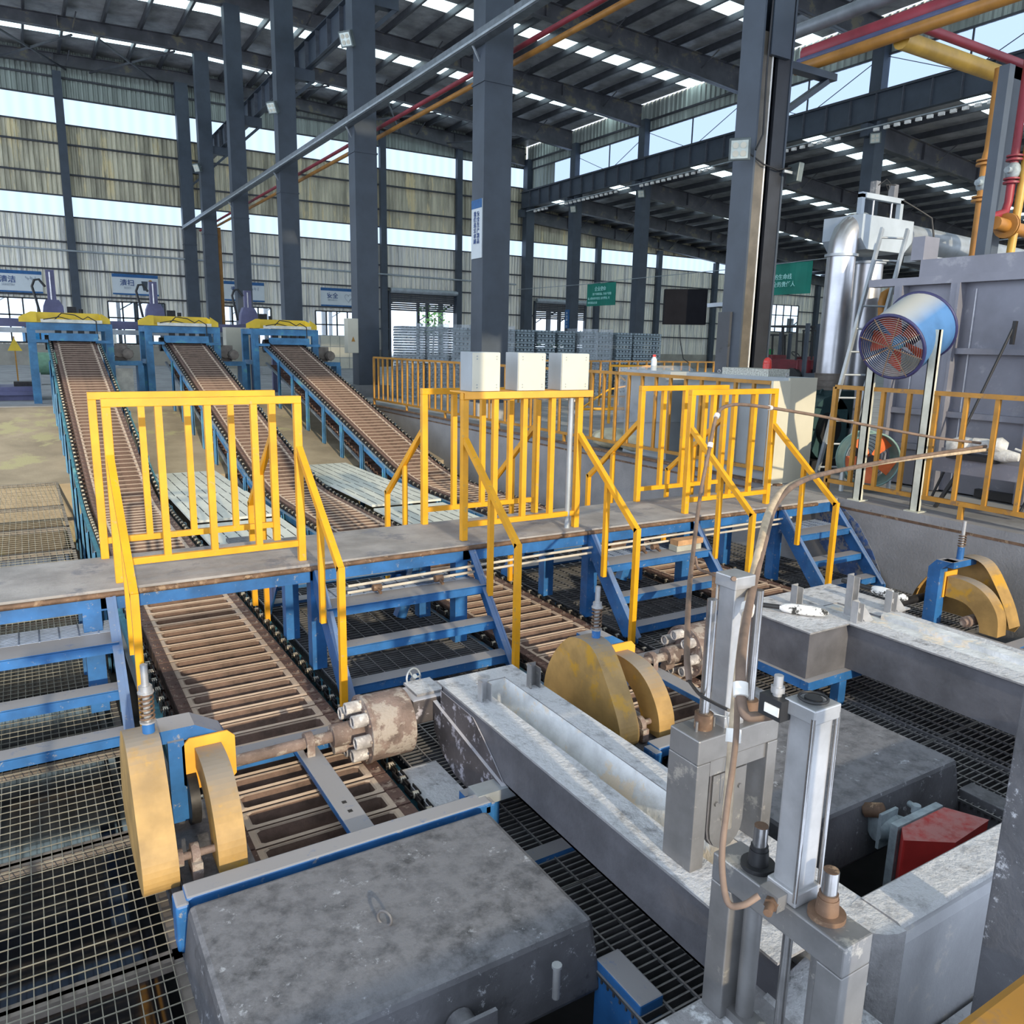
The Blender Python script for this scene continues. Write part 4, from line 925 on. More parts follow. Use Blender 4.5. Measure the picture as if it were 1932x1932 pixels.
for i in range(9):
    a = i*PI/2/8; pts.append((3.50-.35*math.sin(a)*0+ .0, 0))
m.prism([(3.62,-.50),(3.60,-.60),(3.50,-.69),(3.36,-.745),(3.22,-.75),(3.05,-.71),(2.92,-.62),(2.88,-.565),(3.62,-.44)], 'x', 1.735, 1.76); m.prism([(3.56,-.36),(3.56,-.56),(2.9,-.56),(2.98,-.50),(3.1,-.42),(3.2,-.36)], 'x', 1.752, 1.758)
m.build('drip_stained_side', TROX, t)
for x, y, r_ in ((1.845, 3.27, 0), (2.15, 3.29, 1)):
    m = M(); m.box(x-.025, x+.025, y-.003, y+.003, ZT+.01, ZT+.12+.02*r_); m.box(x-.028, x-.022, y-.04, y, ZT+.01, ZT+.12+.02*r_); m.box(x+.022, x+.028, y-.05, y, ZT+.01, ZT+.10+.02*r_); m.build('upright_channel', ALU if not r_ else STEEL, t)
m = M(); m.box(1.60, 1.80, 2.86, 2.96, -.62, -.565); m.build('bracket', GALV, t)
for x, y in ((1.70, 2.92), (1.62, 3.0)):
    m = M(); m.box(x-.03, x+.03, y-.03, y+.03, -1.2, -.62); m.build('leg', BLUE, t)
m = M(); m.box(1.66, 2.3, 2.55, 2.63, -.80, -.74); m.build('blue_cross_member', BLUE, t)
t = thing('launder', 'short powdered cross launder in the lower right with a bright upper edge', 'launder', (3, 1.3, ZG))
m = M(); m.prism([(1.205,-.86),(1.19,-.36),(1.20,-.33),(1.22,-.315),(1.35,-.315),(1.36,-.33),(1.36,-.80)], 'x', 2.20, 6.5)
m.build('shell', mat('pale_launder_wall', (.33, .33, .345), .65, .1, .12, 3, spot=(.45, .43, .41), spot_amt=.1, spot_scale=6, bump=.12), t, bevel=.006)
m = M(); m.prism([(1.203,-.315),(1.222,-.303),(1.35,-.303),(1.362,-.315)], 'x', 2.20, 6.5); m.build('powdered_top', POW, t)
m = M(); vs_ = []
for i in range(7):
    a = PI/2*i/6; cx_, cy_ = 2.20, 1.34; vs_ += [(cx_-.14*math.sin(a), cy_-.15*math.cos(a), -.86), (cx_-.14*math.sin(a), cy_-.15*math.cos(a), -.312)]
m.add(vs_, [(2*i, 2*i+1, 2*i+3, 2*i+2) for i in range(6)]); m.add(vs_+[(2.2,1.36,-.308)], [[2*i+1 for i in range(7)]+[14]]); m.build('rounded_corner', POW, t)
m = M(); m.box(1.55, 1.98, 1.10, 1.34, -.62, -.501); m.add([(1.62,1.34,-.50),(1.98,1.34,-.38),(1.98,1.16,-.38),(1.62,1.16,-.50)], [(0,3,2,1)]); m.build('spill_floor', POW, t)
m = M(); m.prism([(.95,-.80),(1.19,-.80),(1.19,-.86),(.95,-.9)], 'x', 2.0, 6.5); tag(m.build('ledge', POW), 'powdery white ledge below the cross launder in the lower right', 'ledge')
# second long launder
t = thing('launder', 'wide T ended grey launder on the right with two skimmers lying on it', 'launder', (4.6, 2.4, ZG))
z2 = -.25
m = M(); m.box(4.0, 4.98, 3.0, 3.60, z2-.30, z2); m.box(4.38, 4.86, .9, 3.0, z2-.30, z2); m.build('shell', TRO, t)
m = M(); m.box(3.98, 4.50, 2.98, 3.62, z2, z2+.01); m.box(4.66, 5.0, 2.98, 3.62, z2, z2+.01); m.box(4.50, 4.66, 3.3, 3.62, z2, z2+.01)
m.box(4.35, 4.50, .9, 2.98, z2, z2+.01); m.box(4.72, 4.86, .9, 2.98, z2, z2+.01); m.build('flange', POW, t)
m = M(); m.box(4.63, 4.72, .9, 2.95, z2, z2+.035); m.add([(4.50,.9,z2+.011),(4.50,3.3,z2+.011),(4.53,3.3,z2-.12),(4.53,.9,z2-.12)], [(0,1,2,3)]); m.box(4.50, 4.64, .9, 3.3, z2+.001, z2+.003); m.build('lining', LIN, t)
for x, y, h, br in ((4.33, 3.40, .16, 0), (4.52, 3.12, .28, 1), (4.42, 3.0, .15, 1), (4.80, 3.02, .16, 1)):
    m = M(); m.box(x-.03, x+.03, y, y+.006, z2+.01, z2+h); m.box(x-.033, x-.027, y-.045, y, z2+.01, z2+h); m.box(x+.027, x+.033, y-.045, y, z2+.01, z2+h-.02)
    if br: m.bar((x+.03, y-.02, z2+.10), (x+.08, y-.06, z2+.01), .006, .05)
    m.build('upright_channel', ALU, t)
for q_ in ((3.97, 4.03, 3.012, 3.65), (3.97, 4.5, 2.95, 3.01)): m = M(); m.box(*q_, z2-.36, z2-.302); m.build('support_beam', BLUE, t)
for x, y in ((4.0, 3.6), (4.31, 2.98), (4.9, 3.6)):
    m = M(); m.box(x-.035, x+.035, y-.03, y+.03, ZG-.1, z2-.362); m.build('leg', BLUE, t)
m = M(); m.box(4.38, 4.40, .9, 3.0, -.80, z2-.5); m.build('lower_channel', HOOD, t)
for i, (p, q, lab) in enumerate((((3.98,3.56,z2+.04), (4.30,3.10,z2+.05), 'black and white skimmer brush on the near flange of the right launder'), ((5.0,3.52,z2+.06), (5.02,3.02,z2+.06), 'black and white skimmer brush by the guard at the pit wall'))):
    t = thing('skimmer', lab, 'tool', p, 'skimmer brushes')
    p = Vector(p); q = Vector(q); m = M(); m.cyl(p, p.lerp(q, .5), .016, 10); m.build('handle', BLK, t)
    m = M(); m.tube([p.lerp(q, f_) for f_ in (.45,.5,.6,.8,.95,1.0)], .03, 12, rs=[.012,.028,.035,.034,.024,.008]); m.build('head', mat('speckled_head', (.72,.72,.72), .8, 0, .1, 5, spot=(.03,.03,.03), spot_amt=.35, spot_scale=22), t)
t = thing('scrap_plate', 'rusty bent plate leaning at the far corner of the right launder', 'scrap', (4.1, 3.8, -.3))
m = M(); m.bar((3.95, 3.7, -.30), (4.25, 4.0, -.16), .12, .01); m.build('plate', RUST, t)
m = M(); m.ring((1.73, 3.86, -.40), (.4,-.9,.2), .055, .006, 20)
t = thing('shutoff_valve', 'small grey hand wheel behind the end of the long launder', 'valve', (1.73, 3.86, -.45)); m.build('rim', GALV, t)
m = M()
for a in (0, 2.09, 4.19): m.bar((1.73,3.86,-.40), (1.73+.05*math.cos(a), 3.86+.01*math.cos(a), -.40+.05*math.sin(a)), .008, .008)
m.cyl((1.73,3.88,-.42), (1.73,3.84,-.38), .014, 8); m.build('spoke', GALV, t)

# ================================================================= GATES
t = thing('launder_gate', 'taller grey gate frame with a rounded blade standing over the long launder', 'gate', (2.0, 1.8, ZT))
for xa, xb in ((1.80, 1.86), (2.14, 2.19)):
    m = M(); m.box(xa, xb, 1.73, 1.87, ZT+.01, .09); m.build('post', STEEL, t, bevel=.003)
m = M(); m.box(1.80, 2.19, 1.73, 1.87, .09, .18); m.build('top_beam', STEEL, t, bevel=.005)
m = M(); m.box(1.87, 2.14, 1.74, 1.755, .03, .11); m.build('guide_plate', STEEL, t)
bl = [(1.90,.01),(1.90,-.20)]+[(1.99-.09*math.cos(a), -.20-.09*math.sin(a)) for a in [PI*i/8 for i in range(1,8)]]+[(2.08,-.20),(2.08,.01)]
m = M(); m.prism(bl, 'y', 1.765, 1.785); m.build('blade', TRO, t)
m = M(); m.prism([(a*.9+.199, b) for a, b in bl], 'y', 1.757, 1.765)
for x, z in ((1.93,-.10), (2.04,-.06), (1.97,-.17)): m.cyl((x,1.75,z), (x,1.77,z), .009, 6)
m.build('blade_face', STEEL, t)
m = M(); m.box(1.953, 2.027, 1.768, 1.842, .21, .675); cb = m.build('cylinder_body', ALU, t, bevel=.006)
for z_ in (.67, .175): m = M(); m.box(1.943, 2.037, 1.758, 1.852, z_, z_+.045); m.build('end_cap', ALU, cb, bevel=.004)
for s, q in ((-1,-1),(1,-1),(1,1),(-1,1)): m = M(); m.cyl((1.99+s*.04, 1.805+q*.04, .2), (1.99+s*.04, 1.805+q*.04, .69), .005, 6); m.build('tie_rod', ALU, cb)
for x in (1.885, 2.105):
    m = M(); m.cyl((x,1.80,.18), (x,1.80,.64), .0175, 16); m.build('guide_rod', ROD, t)
    m = M(); m.cyl((x,1.80,.18), (x,1.80,.235), .032, 14); m.build('bushing', RUST, t)
    m = M()
    for a in (-1, 1): m.cyl((x+a*.04,1.79,.18), (x+a*.04,1.79,.215), .005, 6)
    m.build('bolt', STEEL, t)
m = M(); m.tube([(1.93,1.74,.25),(1.95,1.735,.15),(1.94,1.73,.03),(1.945,1.74,-.10)], .002, 4); m.tube([(1.9,1.77,.24),(1.97,1.735,.22),(1.965,1.73,.05),(1.95,1.74,-.10)], .002, 4); m.build('tie_wire', GALV, t)
# gate two
t = thing('launder_gate', 'dark steel gate frame in the near right foreground with two rusty rod stubs', 'gate', (1.62, 1.2, -.46))
for ya, yb in ((1.345, 1.42), (.985, 1.06)):
    m = M(); m.box(1.565, 1.675, ya, yb, -.62 if ya < 1.2 else -.46, -.04); m.build('post', STEEL, t, bevel=.004)
m = M(); m.box(1.565, 1.675, .985, 1.42, -.04, .045); m.build('top_beam', STEEL, t, bevel=.005)
m = M(); m.box(1.59, 1.65, 1.02, 1.36, -.50, -.43); m.box(1.60, 1.64, 1.05, 1.30, -.62, -.5); m.build('lower_beam', STEEL, t)
m = M(); m.box(1.582, 1.662, 1.15, 1.225, .05, .56); cb = m.build('cylinder_body', ALU, t, bevel=.008)
for z_ in (.553, .045): m = M(); m.box(1.572, 1.672, 1.14, 1.235, z_, z_+.04); m.build('end_cap', ALU, cb, bevel=.004)
m = M(); m.cyl((1.622,1.187,.595), (1.622,1.187,.602), .022, 14); m.ring((1.622,1.187,.60), (0,0,1), .035, .004, 16); m.build('cap_boss', BLK, t)
for x in (1.575, 1.669):
    m = M(); m.cyl((x,1.145,.06), (x,1.145,.57), .006, 8); m.build('tie_rod', ROD, cb)
m = M(); m.box(1.545, 1.59, 1.22, 1.29, .535, .59); m.build('valve_block', BLK, t); m = M(); m.box(1.542, 1.545, 1.225, 1.27, .548, .572); m.build('label', TIE, t)
m = M(); m.cyl((1.57,1.255,.59), (1.57,1.255,.645), .012, 8); m.cyl((1.57,1.255,.60), (1.57,1.255,.615), .019, 6); m.build('fitting', ALU, t)
m = M(); m.box(1.535, 1.575, 1.165, 1.225, .03, .075); m.build('valve_block', STEEL, t)
m = M(); m.cyl((1.535,1.185,.05), (1.50,1.165,.045), .012, 8); m.cyl((1.54,1.185,.05), (1.525,1.178,.05), .019, 6); m.build('fitting', RUST, t)
for y in (1.31, 1.085):
    top_ = .15 if y > 1.2 else .155
    m = M(); m.cyl((1.625,y,.045), (1.625,y,.10), .030, 18, .026); m.cyl((1.625,y,.045), (1.625,y,.058), .047, 20); m.cyl((1.625,y,.10), (1.625,y,.112), .024, 16); m.build('bushing', RUST if y < 1.2 else BLK, t)
    m = M(); m.cyl((1.625,y,.10), (1.625,y,top_+.02), .020, 18); m.m = 1; m.cyl((1.625,y,top_+.02), (1.625,y,top_+.022), .019, 18); m.build('rod_stub', [ROD, RUST], t)
    m = M(); m.cyl((1.625,y,-.43), (1.625,y,-.04), .026, 16); m.build('guide_rod', STEEL, t)
m = M(); m.cyl((1.625,1.19,-.43), (1.625,1.19,-.04), .014, 12); m.build('piston_rod', ROD, t)
m = M(); m.box(1.585, 1.66, 1.055, 1.07, -.6, -.04); m.build('side_plate', STEEL, t)

# near post at right edge and camera platform rail
pp = at(1897, 1500, y=1.0); m = M(); m.box(pp.x, pp.x+.16, .84, 1.0, -1.7, 3.4); tag(m.build('square_post', HOOD, bevel=.004), 'dark square steel post cut by the right edge of the view', 'post')
t = thing('platform_railing', 'yellow platform railing cut by the lower right corner, very close', 'railing', (.8, .19, 0))
a_ = at(1768, 1932, z=1.10); b_ = at(1932, 1812, z=1.10); e_ = (b_-a_).normalized(); o_ = Vector((e_.y, -e_.x, 0))*.027-Vector((0,0,.027))
m = M(); m.bar(a_-e_*1.0+o_, b_+e_*1.2+o_, .05, .05); m.build('top_rail', AMB, t, bevel=.006)
for q_ in (-.9, 1.1):
    c_ = a_+e_*q_+o_; m = M(); m.bar((c_.x, c_.y, 0), (c_.x, c_.y, 1.05), .04, .04, (0,1,0)); m.build('post', AMB, t)

# ================================================================= BURNER
t = thing('burner', 'red burner cover with grey pipe flange in front of the second hood', 'burner', (3.35, 1.66, -.8))
m = M(); m.prism([(3.10,1.76),(3.42,1.76),(3.50,1.60),(3.20,1.58),(3.02,1.70)], 'z', -.95, -.575); m.build('red_cover', RED, t, bevel=.01)
m = M(); m.prism([(3.08,1.80),(3.42,1.80),(3.42,1.765),(3.08,1.765)], 'z', -.9, -.57); m.build('back_plate', VALV, t)
m = M(); m.cyl((3.25,1.80,-.66), (3.20,1.93,-.66), .045, 16); m.cyl((3.12,1.90,-.66), (3.21,1.86,-.66), .06, 16); m.box(3.10, 3.22, 1.855, 1.87, -.74, -.57); m.build('pipe_flange', VALV, t)
m = M(); m.cyl((3.30,1.82,-.60), (3.30,1.82,-.56), .02, 10); m.cyl((3.36,1.82,-.62), (3.38,1.9,-.62), .015, 8); m.build('fitting', VALV, t)
m = M(); m.cyl((3.12,1.95,-.60), (3.14,1.88,-.57), .035, 8); m.build('charred_stub', RUST, t)

# ================================================================= HOSES
def hose(pts, r, m_, name, lab, n=6, ties=()):
    P_ = [Vector(p) for p in pts]; out = []
    ext = [P_[0]*2-P_[1]]+P_+[P_[-1]*2-P_[-2]]
    for i in range(1, len(ext)-2):
        p0, p1, p2, p3 = ext[i-1:i+3]
        for k in range(n):
            s = k/n; out.append(.5*((2*p1)+(p2-p0)*s+(2*p0-5*p1+4*p2-p3)*s*s+(3*p1-p0-3*p2+p3)*s**3))
    out.append(P_[-1])
    t = thing(name, lab, 'hose', P_[0]); m = M(); m.tube(out, r, 8); m.build('tube', m_, t)
    for q in ties:
        m = M(); c = out[int(q*(len(out)-1))]; d = (out[min(int(q*(len(out)-1))+1, len(out)-1)]-c).normalized(); m.cyl(c-d*r*1.3, c+d*r*1.3, r*1.5, 10); m.build('tape', TIE, t)
def ray(px, py, dist):
    d = ((px-966)/FPX*rt + (966-py)/FPX*up + fw); return EYE + d*dist
hose([ray(1370,1560,2.35), ray(1382,1410,2.32), ray(1392,1290,2.4), ray(1410,1150,2.6), ray(1432,1040,2.9), ray(1458,950,3.4), ray(1500,912,4.0), ray(1580,888,4.9), ray(1700,868,6.0), ray(1800,856,6.6), ray(1865,848,6.9)], .015, HOSEL, 'air_hose', 'thick tan sleeved hose arching from the gates to the pendant on the right', ties=(.12, .3))
hose([ray(1470,1345,2.12), ray(1430,1352,2.1), ray(1402,1340,2.12), ray(1398,1250,2.2), ray(1412,1150,2.55), ray(1440,1030,2.95), ray(1468,945,3.5), ray(1520,905,4.1), ray(1600,884,5.0), ray(1710,864,6.05), ray(1860,842,6.95)], .014, HOSE, 'air_hose', 'second brown hose bent out of the upper cylinder fitting and joining the tan one', ties=(.25,))
hose([ray(1392,1290,2.35), ray(1388,1400,2.2), ray(1372,1520,2.1), ray(1362,1620,2.05), ray(1372,1700,2.0), ray(1400,1708,1.98), ray(1432,1690,1.98)], .0085, HOSE, 'air_hose', 'thin brown hose looping down to the lower fitting of the near gate', ties=())
hose([ray(1300,1285,2.9), ray(1296,1230,3.0), ray(1300,1120,3.6), ray(1308,1040,4.4), ray(1322,930,5.0), ray(1340,840,5.1), ray(1352,785,5.15), ray(1372,766,5.3), ray(1420,765,5.6), ray(1530,782,6.2), ray(1650,805,6.7), ray(1760,825,6.9), ray(1850,836,7.0)], .012, HOSE, 'cable_run', 'thin brown cable rising over the third railing and running right to the pendant', ties=(.42, .5, .7))
hose([ray(1300,1285,2.9), ray(1320,1310,2.7), ray(1345,1325,2.6), ray(1375,1340,2.45)], .006, BLK, 'cable_run', 'thin dark cable curling behind the left guide rod of the taller gate')
hose([ray(1312,1050,4.4), ray(1318,1072,4.4), ray(1335,1080,4.2), ray(1362,1090,3.4), ray(1385,1092,2.55)], .008, HOSE, 'cable_run', 'brown hose branching from the wood blocks to the top of the upper cylinder')
# ================================================================= RIGHT SIDE OF THE PIT
def side_rail(x, y0, y1, nb, lab, mt, feet, low=.12):
    t = thing('pit_railing', lab, 'railing', (x, y0, 0), 'amber railings along the pit wall')
    S = .045
    for y in (y0, y1):
        m = M(); m.box(x-S/2, x+S/2, y-S/2, y+S/2, 0, 1.10); m.build('post', mt, t)
    m = M(); m.box(x-S/2, x+S/2, y0, y1, 1.08, 1.12); m.build('top_rail', mt, t)
    m = M(); m.box(x-S/2, x+S/2, y0, y1, low, low+.04); m.build('bottom_rail', mt, t)
    for k in range(nb):
        y = y0+(y1-y0)*(k+1)/(nb+1); m = M(); m.box(x-.018, x+.018, y-.018, y+.018, low+.04, 1.08); m.build('baluster', mt, t)
    for y in feet:
        m = M(); m.box(x-.02, x+.02, y-.02, y+.02, 0, low); m.build('foot', mt, t)
side_rail(7.06, 2.6, 5.28, 9, 'amber railing on the right pit edge in front of the blue fan', AMB, (3.86,))
side_rail(7.02, 6.05, 17.8, 42, 'long amber railing along the far pit edge, ending at the second column', AMB, (8.2, 10.0, 12.0, 14.08, 15.93))
t = thing('yard_railing', 'far yellow railing across the hall in front of the ingot stacks', 'railing', (15, 16.5, 0))
m = M(); m.box(9.0, 17.6, 15.98, 16.02, 1.08, 1.12); m.build('top_rail', AMB, t)
m = M(); m.box(9.0, 17.6, 15.98, 16.02, .2, .24); m.build('bottom_rail', AMB, t)
for k in range(30):
    x = 9.0+8.6*k/29; m = M(); m.box(x-.02, x+.02, 15.98, 16.02, 0, 1.08); m.build('baluster', AMB, t)
t = thing('yard_gate', 'open yellow frame gate with a diagonal brace beyond the pit railing', 'gate', (10, 12, 0))
for a, b in (((9.6,12.2,0),(9.6,12.2,1.1)), ((10.6,11.6,.25),(10.6,11.6,1.1)), ((9.6,12.2,1.1),(10.6,11.6,1.1)), ((9.6,12.2,.3),(10.6,11.6,.3)), ((9.6,12.2,1.0),(10.6,11.6,.3))):
    m = M(); m.bar(a, b, .04, .04); m.build('bar', YEL, t)
t = thing('hand_cart', 'yellow tube hand cart with small wheels near the railing gate', 'cart', (10.2, 13.0, 0))
m = M(); m.tube([(9.7,13.3,.18),(10.9,12.7,.2),(10.95,12.65,.9),(10.9,12.7,.95)], .02, 6); m.tube([(9.7,13.3,.18),(10.2,13.0,.6),(10.9,12.7,.75)], .02, 6); m.tube([(9.75,13.5,.18),(10.95,12.95,.2)], .02, 6); m.build('frame', YEL, t)
for p in ((9.75,13.4,.1), (10.9,12.8,.1)):
    m = M(); m.ring(p, (.5,.85,0), .08, .025, 16); m.build('wheel', GALV, t)
# fire extinguishers
t = thing('fire_extinguisher', 'red wheeled fire extinguisher behind the amber railing beside the second column', 'extinguisher', (9.05, 20.9, 0))
m = M(); m.cyl((9.05,20.9,.15), (9.05,20.9,.75), .16, 16); m.cyl((9.05,20.9,.75),(9.05,20.9,.85), .16, 16, .05); m.build('cylinder', EXTR, t)
m = M(); m.cyl((9.05,20.9,.85), (9.05,20.9,.93), .04, 8); m.build('head', BLK, t)
m = M(); m.cyl((9.05,20.73,.5),(9.05,20.72,.5), .09, 8); m.build('label', PSTW, t)
m = M(); m.ring((9.05,20.7,.1), (1,0,0), .08, .02, 14); m.build('wheel', YTRY, t)

# ingot stacks
def bundle(m, x, y, z, w_=.62, h=.87, layers=13):
    lh = h/layers
    for k in range(layers):
        zz = z+.06+k*lh
        if k % 2 == 0:
            for i in range(5): xx = x+w_*i/5; m.prism([(xx+.01,zz),(xx+w_/5-.01,zz),(xx+w_/5-.03,zz+lh*.8),(xx+.03,zz+lh*.8)], 'y', y, y+w_)
        else:
            for i in range(5): yy = y+w_*i/5; m.prism([(yy+.01,zz),(yy+w_/5-.01,zz),(yy+w_/5-.03,zz+lh*.8),(yy+.03,zz+lh*.8)], 'x', x, x+w_)
mb = M(); bundle(mb, 0, 0, 0); pb = mb.build('ingots', INGB); ing_me = pb.data; bpy.data.objects.remove(pb)
mb = M(); mb.box(0,.62,0,.1,0,.06); mb.box(0,.62,.52,.62,0,.06); pb = mb.build('skid', INGB); skid_me = pb.data; bpy.data.objects.remove(pb)
mf = M(); n = 9
for sgn, (ax, ay, bx, by) in enumerate(((-.02,-.02,.64,-.02), (.64,-.02,.64,.64), (-.02,.64,-.02,-.02))):
    vs_ = []
    for i in range(n+1):
        for z in (.02, .5, 1.0):
            j = .015*math.sin(i*2.3+z*5+sgn); s = i/n; vs_.append((ax+(bx-ax)*s+(j if ax == bx else 0), ay+(by-ay)*s+(j if ay == by else 0), z))
    mf.add(vs_, [(3*i+k, 3*i+3+k, 3*i+4+k, 3*i+1+k) for i in range(n) for k in (0, 1)], True)
mf.add([(-.02,-.02,1.0),(.64,-.02,1.0),(.64,.64,1.0),(-.02,.64,1.0)], [(0,1,2,3)])
pf = mf.build('film', FILM); film_me = pf.data; bpy.data.objects.remove(pf)
xs_ = 8.55; NUMW = 'first second third fourth fifth sixth seventh eighth ninth tenth eleventh twelfth thirteenth fourteenth fifteenth sixteenth'.split()
stack_y = 19.6
groups = []
i = 0
while xs_ < 17.2:
    wrapped = xs_ < 11.5 or 13.6 < xs_ < 15.0
    for tier in (0, 1):
        if wrapped and tier == 0: lab = 'film wrapped ingot stack on the floor, %s from the left of the front row' % NUMW[i]; g = 'wrapped ingot stacks, lower row'
        elif wrapped: lab = 'film wrapped ingot stack resting on top of the %s lower one of the front row' % NUMW[i]; g = 'wrapped ingot stacks, upper row'
        elif tier == 0: lab = 'bare silver ingot stack on the floor, %s from the left of the front row' % NUMW[i]; g = 'bare ingot stacks, lower row'
        else: lab = 'bare silver ingot stack resting on top of the %s lower one of the front row' % NUMW[i]; g = 'bare ingot stacks, upper row'
        z = tier*.96+.0; yj = stack_y+random.uniform(-.1, .1)
        t = thing('ingot_stack', lab, 'ingot stack', (xs_, yj, z), g)
        for nm, me in (('ingots', ing_me), ('skid', skid_me))+((('film', film_me),) if wrapped else ()):
            o = bpy.data.objects.new(nm, me); COL.objects.link(o); o.parent = t
    xs_ += .66 if xs_ > 15 else .70; i += 1
for j in range(9):
    x = 12+j*.72; t = thing('ingot_stack', 'ingot stack on the floor of the rear row, %s from the left' % NUMW[j], 'ingot stack', (x, 21.6, .01), 'ingot stacks of the rear row')
    o = bpy.data.objects.new('skid', skid_me); COL.objects.link(o); o.parent = t
    o = bpy.data.objects.new('ingots', ing_me); COL.objects.link(o); o.parent = t
    t = thing('ingot_stack', 'upper ingot stack of the rear row, %s from the left' % NUMW[j], 'ingot stack', (x, 21.6, .96), 'upper ingot stacks of the rear row')
    o = bpy.data.objects.new('skid', skid_me); COL.objects.link(o); o.parent = t
    o = bpy.data.objects.new('ingots', ing_me); COL.objects.link(o); o.parent = t

# electrical cabinets by the walkway end
t = thing('electrical_cabinet', 'grey electrical cabinet with a cream side door at the end of the walkway', 'cabinet', (7.2, 6.3, 0))
m = M(); m.box(7.10, 7.55, 5.92, 7.5, .0, 1.16); m.build('carcass', GRYC, t)
a_, b_ = at(1453, 800, y=5.86), at(1486, 800, y=5.86); m = M(); m.box(a_.x, b_.x, 5.86, 5.89, .0, 1.13); m.build('open_door', CREAM, t)
m = M(); m.ring((7.0, 5.86, 1.19), (0,1,0), .02, .005, 12); m.ring((7.15, 7.0, 1.19), (1,0,0), .02, .005, 12); m.build('lifting_eye', ALU, t)
m = M(); m.box(7.10, 7.55, 5.90, 5.92, .0, 1.16); m.build('door', CREAM, t)
m = M(); m.box(7.085, 7.10, 6.6, 6.64, .1, 1.1); m.build('door_strip', CREAM, t)
m = M(); m.box(7.15, 7.5, 6.25, 6.95, 1.16, 1.24); m.build('vent_box', mat('vent_mesh', (.45,.45,.40), .6, .2, .4, 60), t)
t = thing('beacon_lamp', 'red dome beacon lamp on top of the grey cabinet', 'lamp', (7.35, 6.3, 1.24))
m = M(); m.cyl((7.35,6.45,1.24), (7.35,6.45,1.30), .05, 14); m.ico((7.35,6.45,1.31), .05, 1.2); m.build('dome', REDL, t)
t = thing('electrical_cabinet', 'grey cabinet draped in clear plastic film with a small bottle on top', 'cabinet', (7.2, 8.3, 0))
m = M(); m.box(7.2, 7.75, 7.9, 8.8, .0, 1.15); m.build('carcass', GRYC, t)
m = M(); m.prism([(7.85,.5),(7.83,1.0),(8.2,1.22),(8.9,1.17),(9.0,.4)], 'x', 7.15, 7.8); m.build('plastic_drape', FILM, t)
t = thing('bottle', 'small white and red bottle standing on the film covered cabinet', 'bottle', (7.3, 8.3, 1.2))
m = M(); m.cyl((7.3,8.35,1.15), (7.3,8.35,1.29), .04, 12); m.cyl((7.3,8.35,1.29), (7.3,8.35,1.33), .04, 12, .02); m.build('bottle_body', PSTW, t)
m = M(); m.cyl((7.3,8.35,1.33), (7.3,8.35,1.36), .022, 10); m.build('cap', REDL, t)
t = thing('concrete_block', 'pale sacks lying below the film covered cabinet', 'sack', (7.3, 9.0, 0))
m = M(); m.ico((7.35, 9.2, .14), .34, .45); m.ico((7.4, 8.6, .14), .36, .42); m.build('sack_body', mat('cream_sack', (.55,.52,.38), .8), t)

# blower
t = thing('centrifugal_blower', 'dark green centrifugal blower with a lifting eye below the silver duct', 'blower', (8.3, 6.6, 0))
bx, by, bz = 8.45, 6.5, .52
sp = [(bx-.42*math.cos(a)*(1-.05*a), bz+.42*math.sin(a)) for a in [2*PI*i/26 for i in range(27)]]
m = M(); m.prism([(bx+.38*math.cos(2*PI*i/26), bz+.40*math.sin(2*PI*i/26)) for i in range(26)], 'y', by-.14, by+.16); m.box(bx+.1, bx+.42, by-.14, by+.16, .5, .98); m.build('volute', BLOW, t, bevel=.01)
m = M(); m.cyl((bx-.05,by-.2,bz), (bx-.05,by-.14,bz), .20, 20); m.build('inlet_cone', BLK, t)
m = M(); m.box(bx+.02, bx+.3, by-.16, by-.14, .35, .75); m.build('access_plate', mat('teal_plate', (.05,.12,.13), .4), t)
m = M(); m.box(bx-.35, bx+.35, by-.2, by+.2, 0, .14); m.build('base_frame', BLK, t)
m = M(); m.ring((bx-.02, by, .95), (0,1,0), .035, .012, 14); m.build('lifting_eye', BLOW, t)
# ducts and hopper
d1 = (8.60, 6.55); d2 = (9.14, 6.55)
t = thing('silver_duct', 'tall silver duct rising from the green blower and bending into the grey box', 'duct', (d1[0], d1[1], .98))
m = M(); m.cyl((d1[0],d1[1],1.15), (d1[0],d1[1],2.60), .165, 28, caps=False)
m.tube([(d1[0],d1[1],2.58),(d1[0]+.01,d1[1],2.72),(d1[0]+.06,d1[1],2.84),(d1[0]+.17,d1[1],2.93),(d1[0]+.32,d1[1],2.95)], .165, 24); m.build('duct_pipe', STAIN, t)
m = M(); m.cyl((d1[0],d1[1],2.57), (d1[0],d1[1],2.60), .195, 24); m.build('flange', GALV, t)
m = M(); m.cyl((d1[0],d1[1],.98), (d1[0],d1[1],1.18), .175, 24); 
for z in (1.02, 1.1, 1.17): m.cyl((d1[0],d1[1],z), (d1[0],d1[1],z+.015), .182, 24)
m.build('flexible_collar', MOTR, t)
m = M(); m.cyl((d1[0]-.02,d1[1],.80), (d1[0],d1[1],.98), .13, 20, .17); m.build('transition', BLOW, t)
t = thing('silver_duct', 'second silver duct standing between the ladder and the furnace', 'duct', (d2[0], d2[1], 0))
m = M(); m.cyl((d2[0],d2[1],0), (d2[0],d2[1],2.55), .17, 28, caps=False); m.build('duct_pipe', STAIN, t)
m = M(); m.cyl((d2[0],d2[1],2.52), (d2[0],d2[1],2.55), .20, 24); m.cyl((d2[0],d2[1],.72), (d2[0],d2[1],.75), .18, 24); m.build('flange', GALV, t)
hx0, hx1, hy0, hy1 = 8.66, 9.66, 6.35, 6.9
t = thing('damper_box', 'light grey hopper box on the ducts with two small cylinders and a frame above', 'hopper', (9.3, 6.6, 2.6))
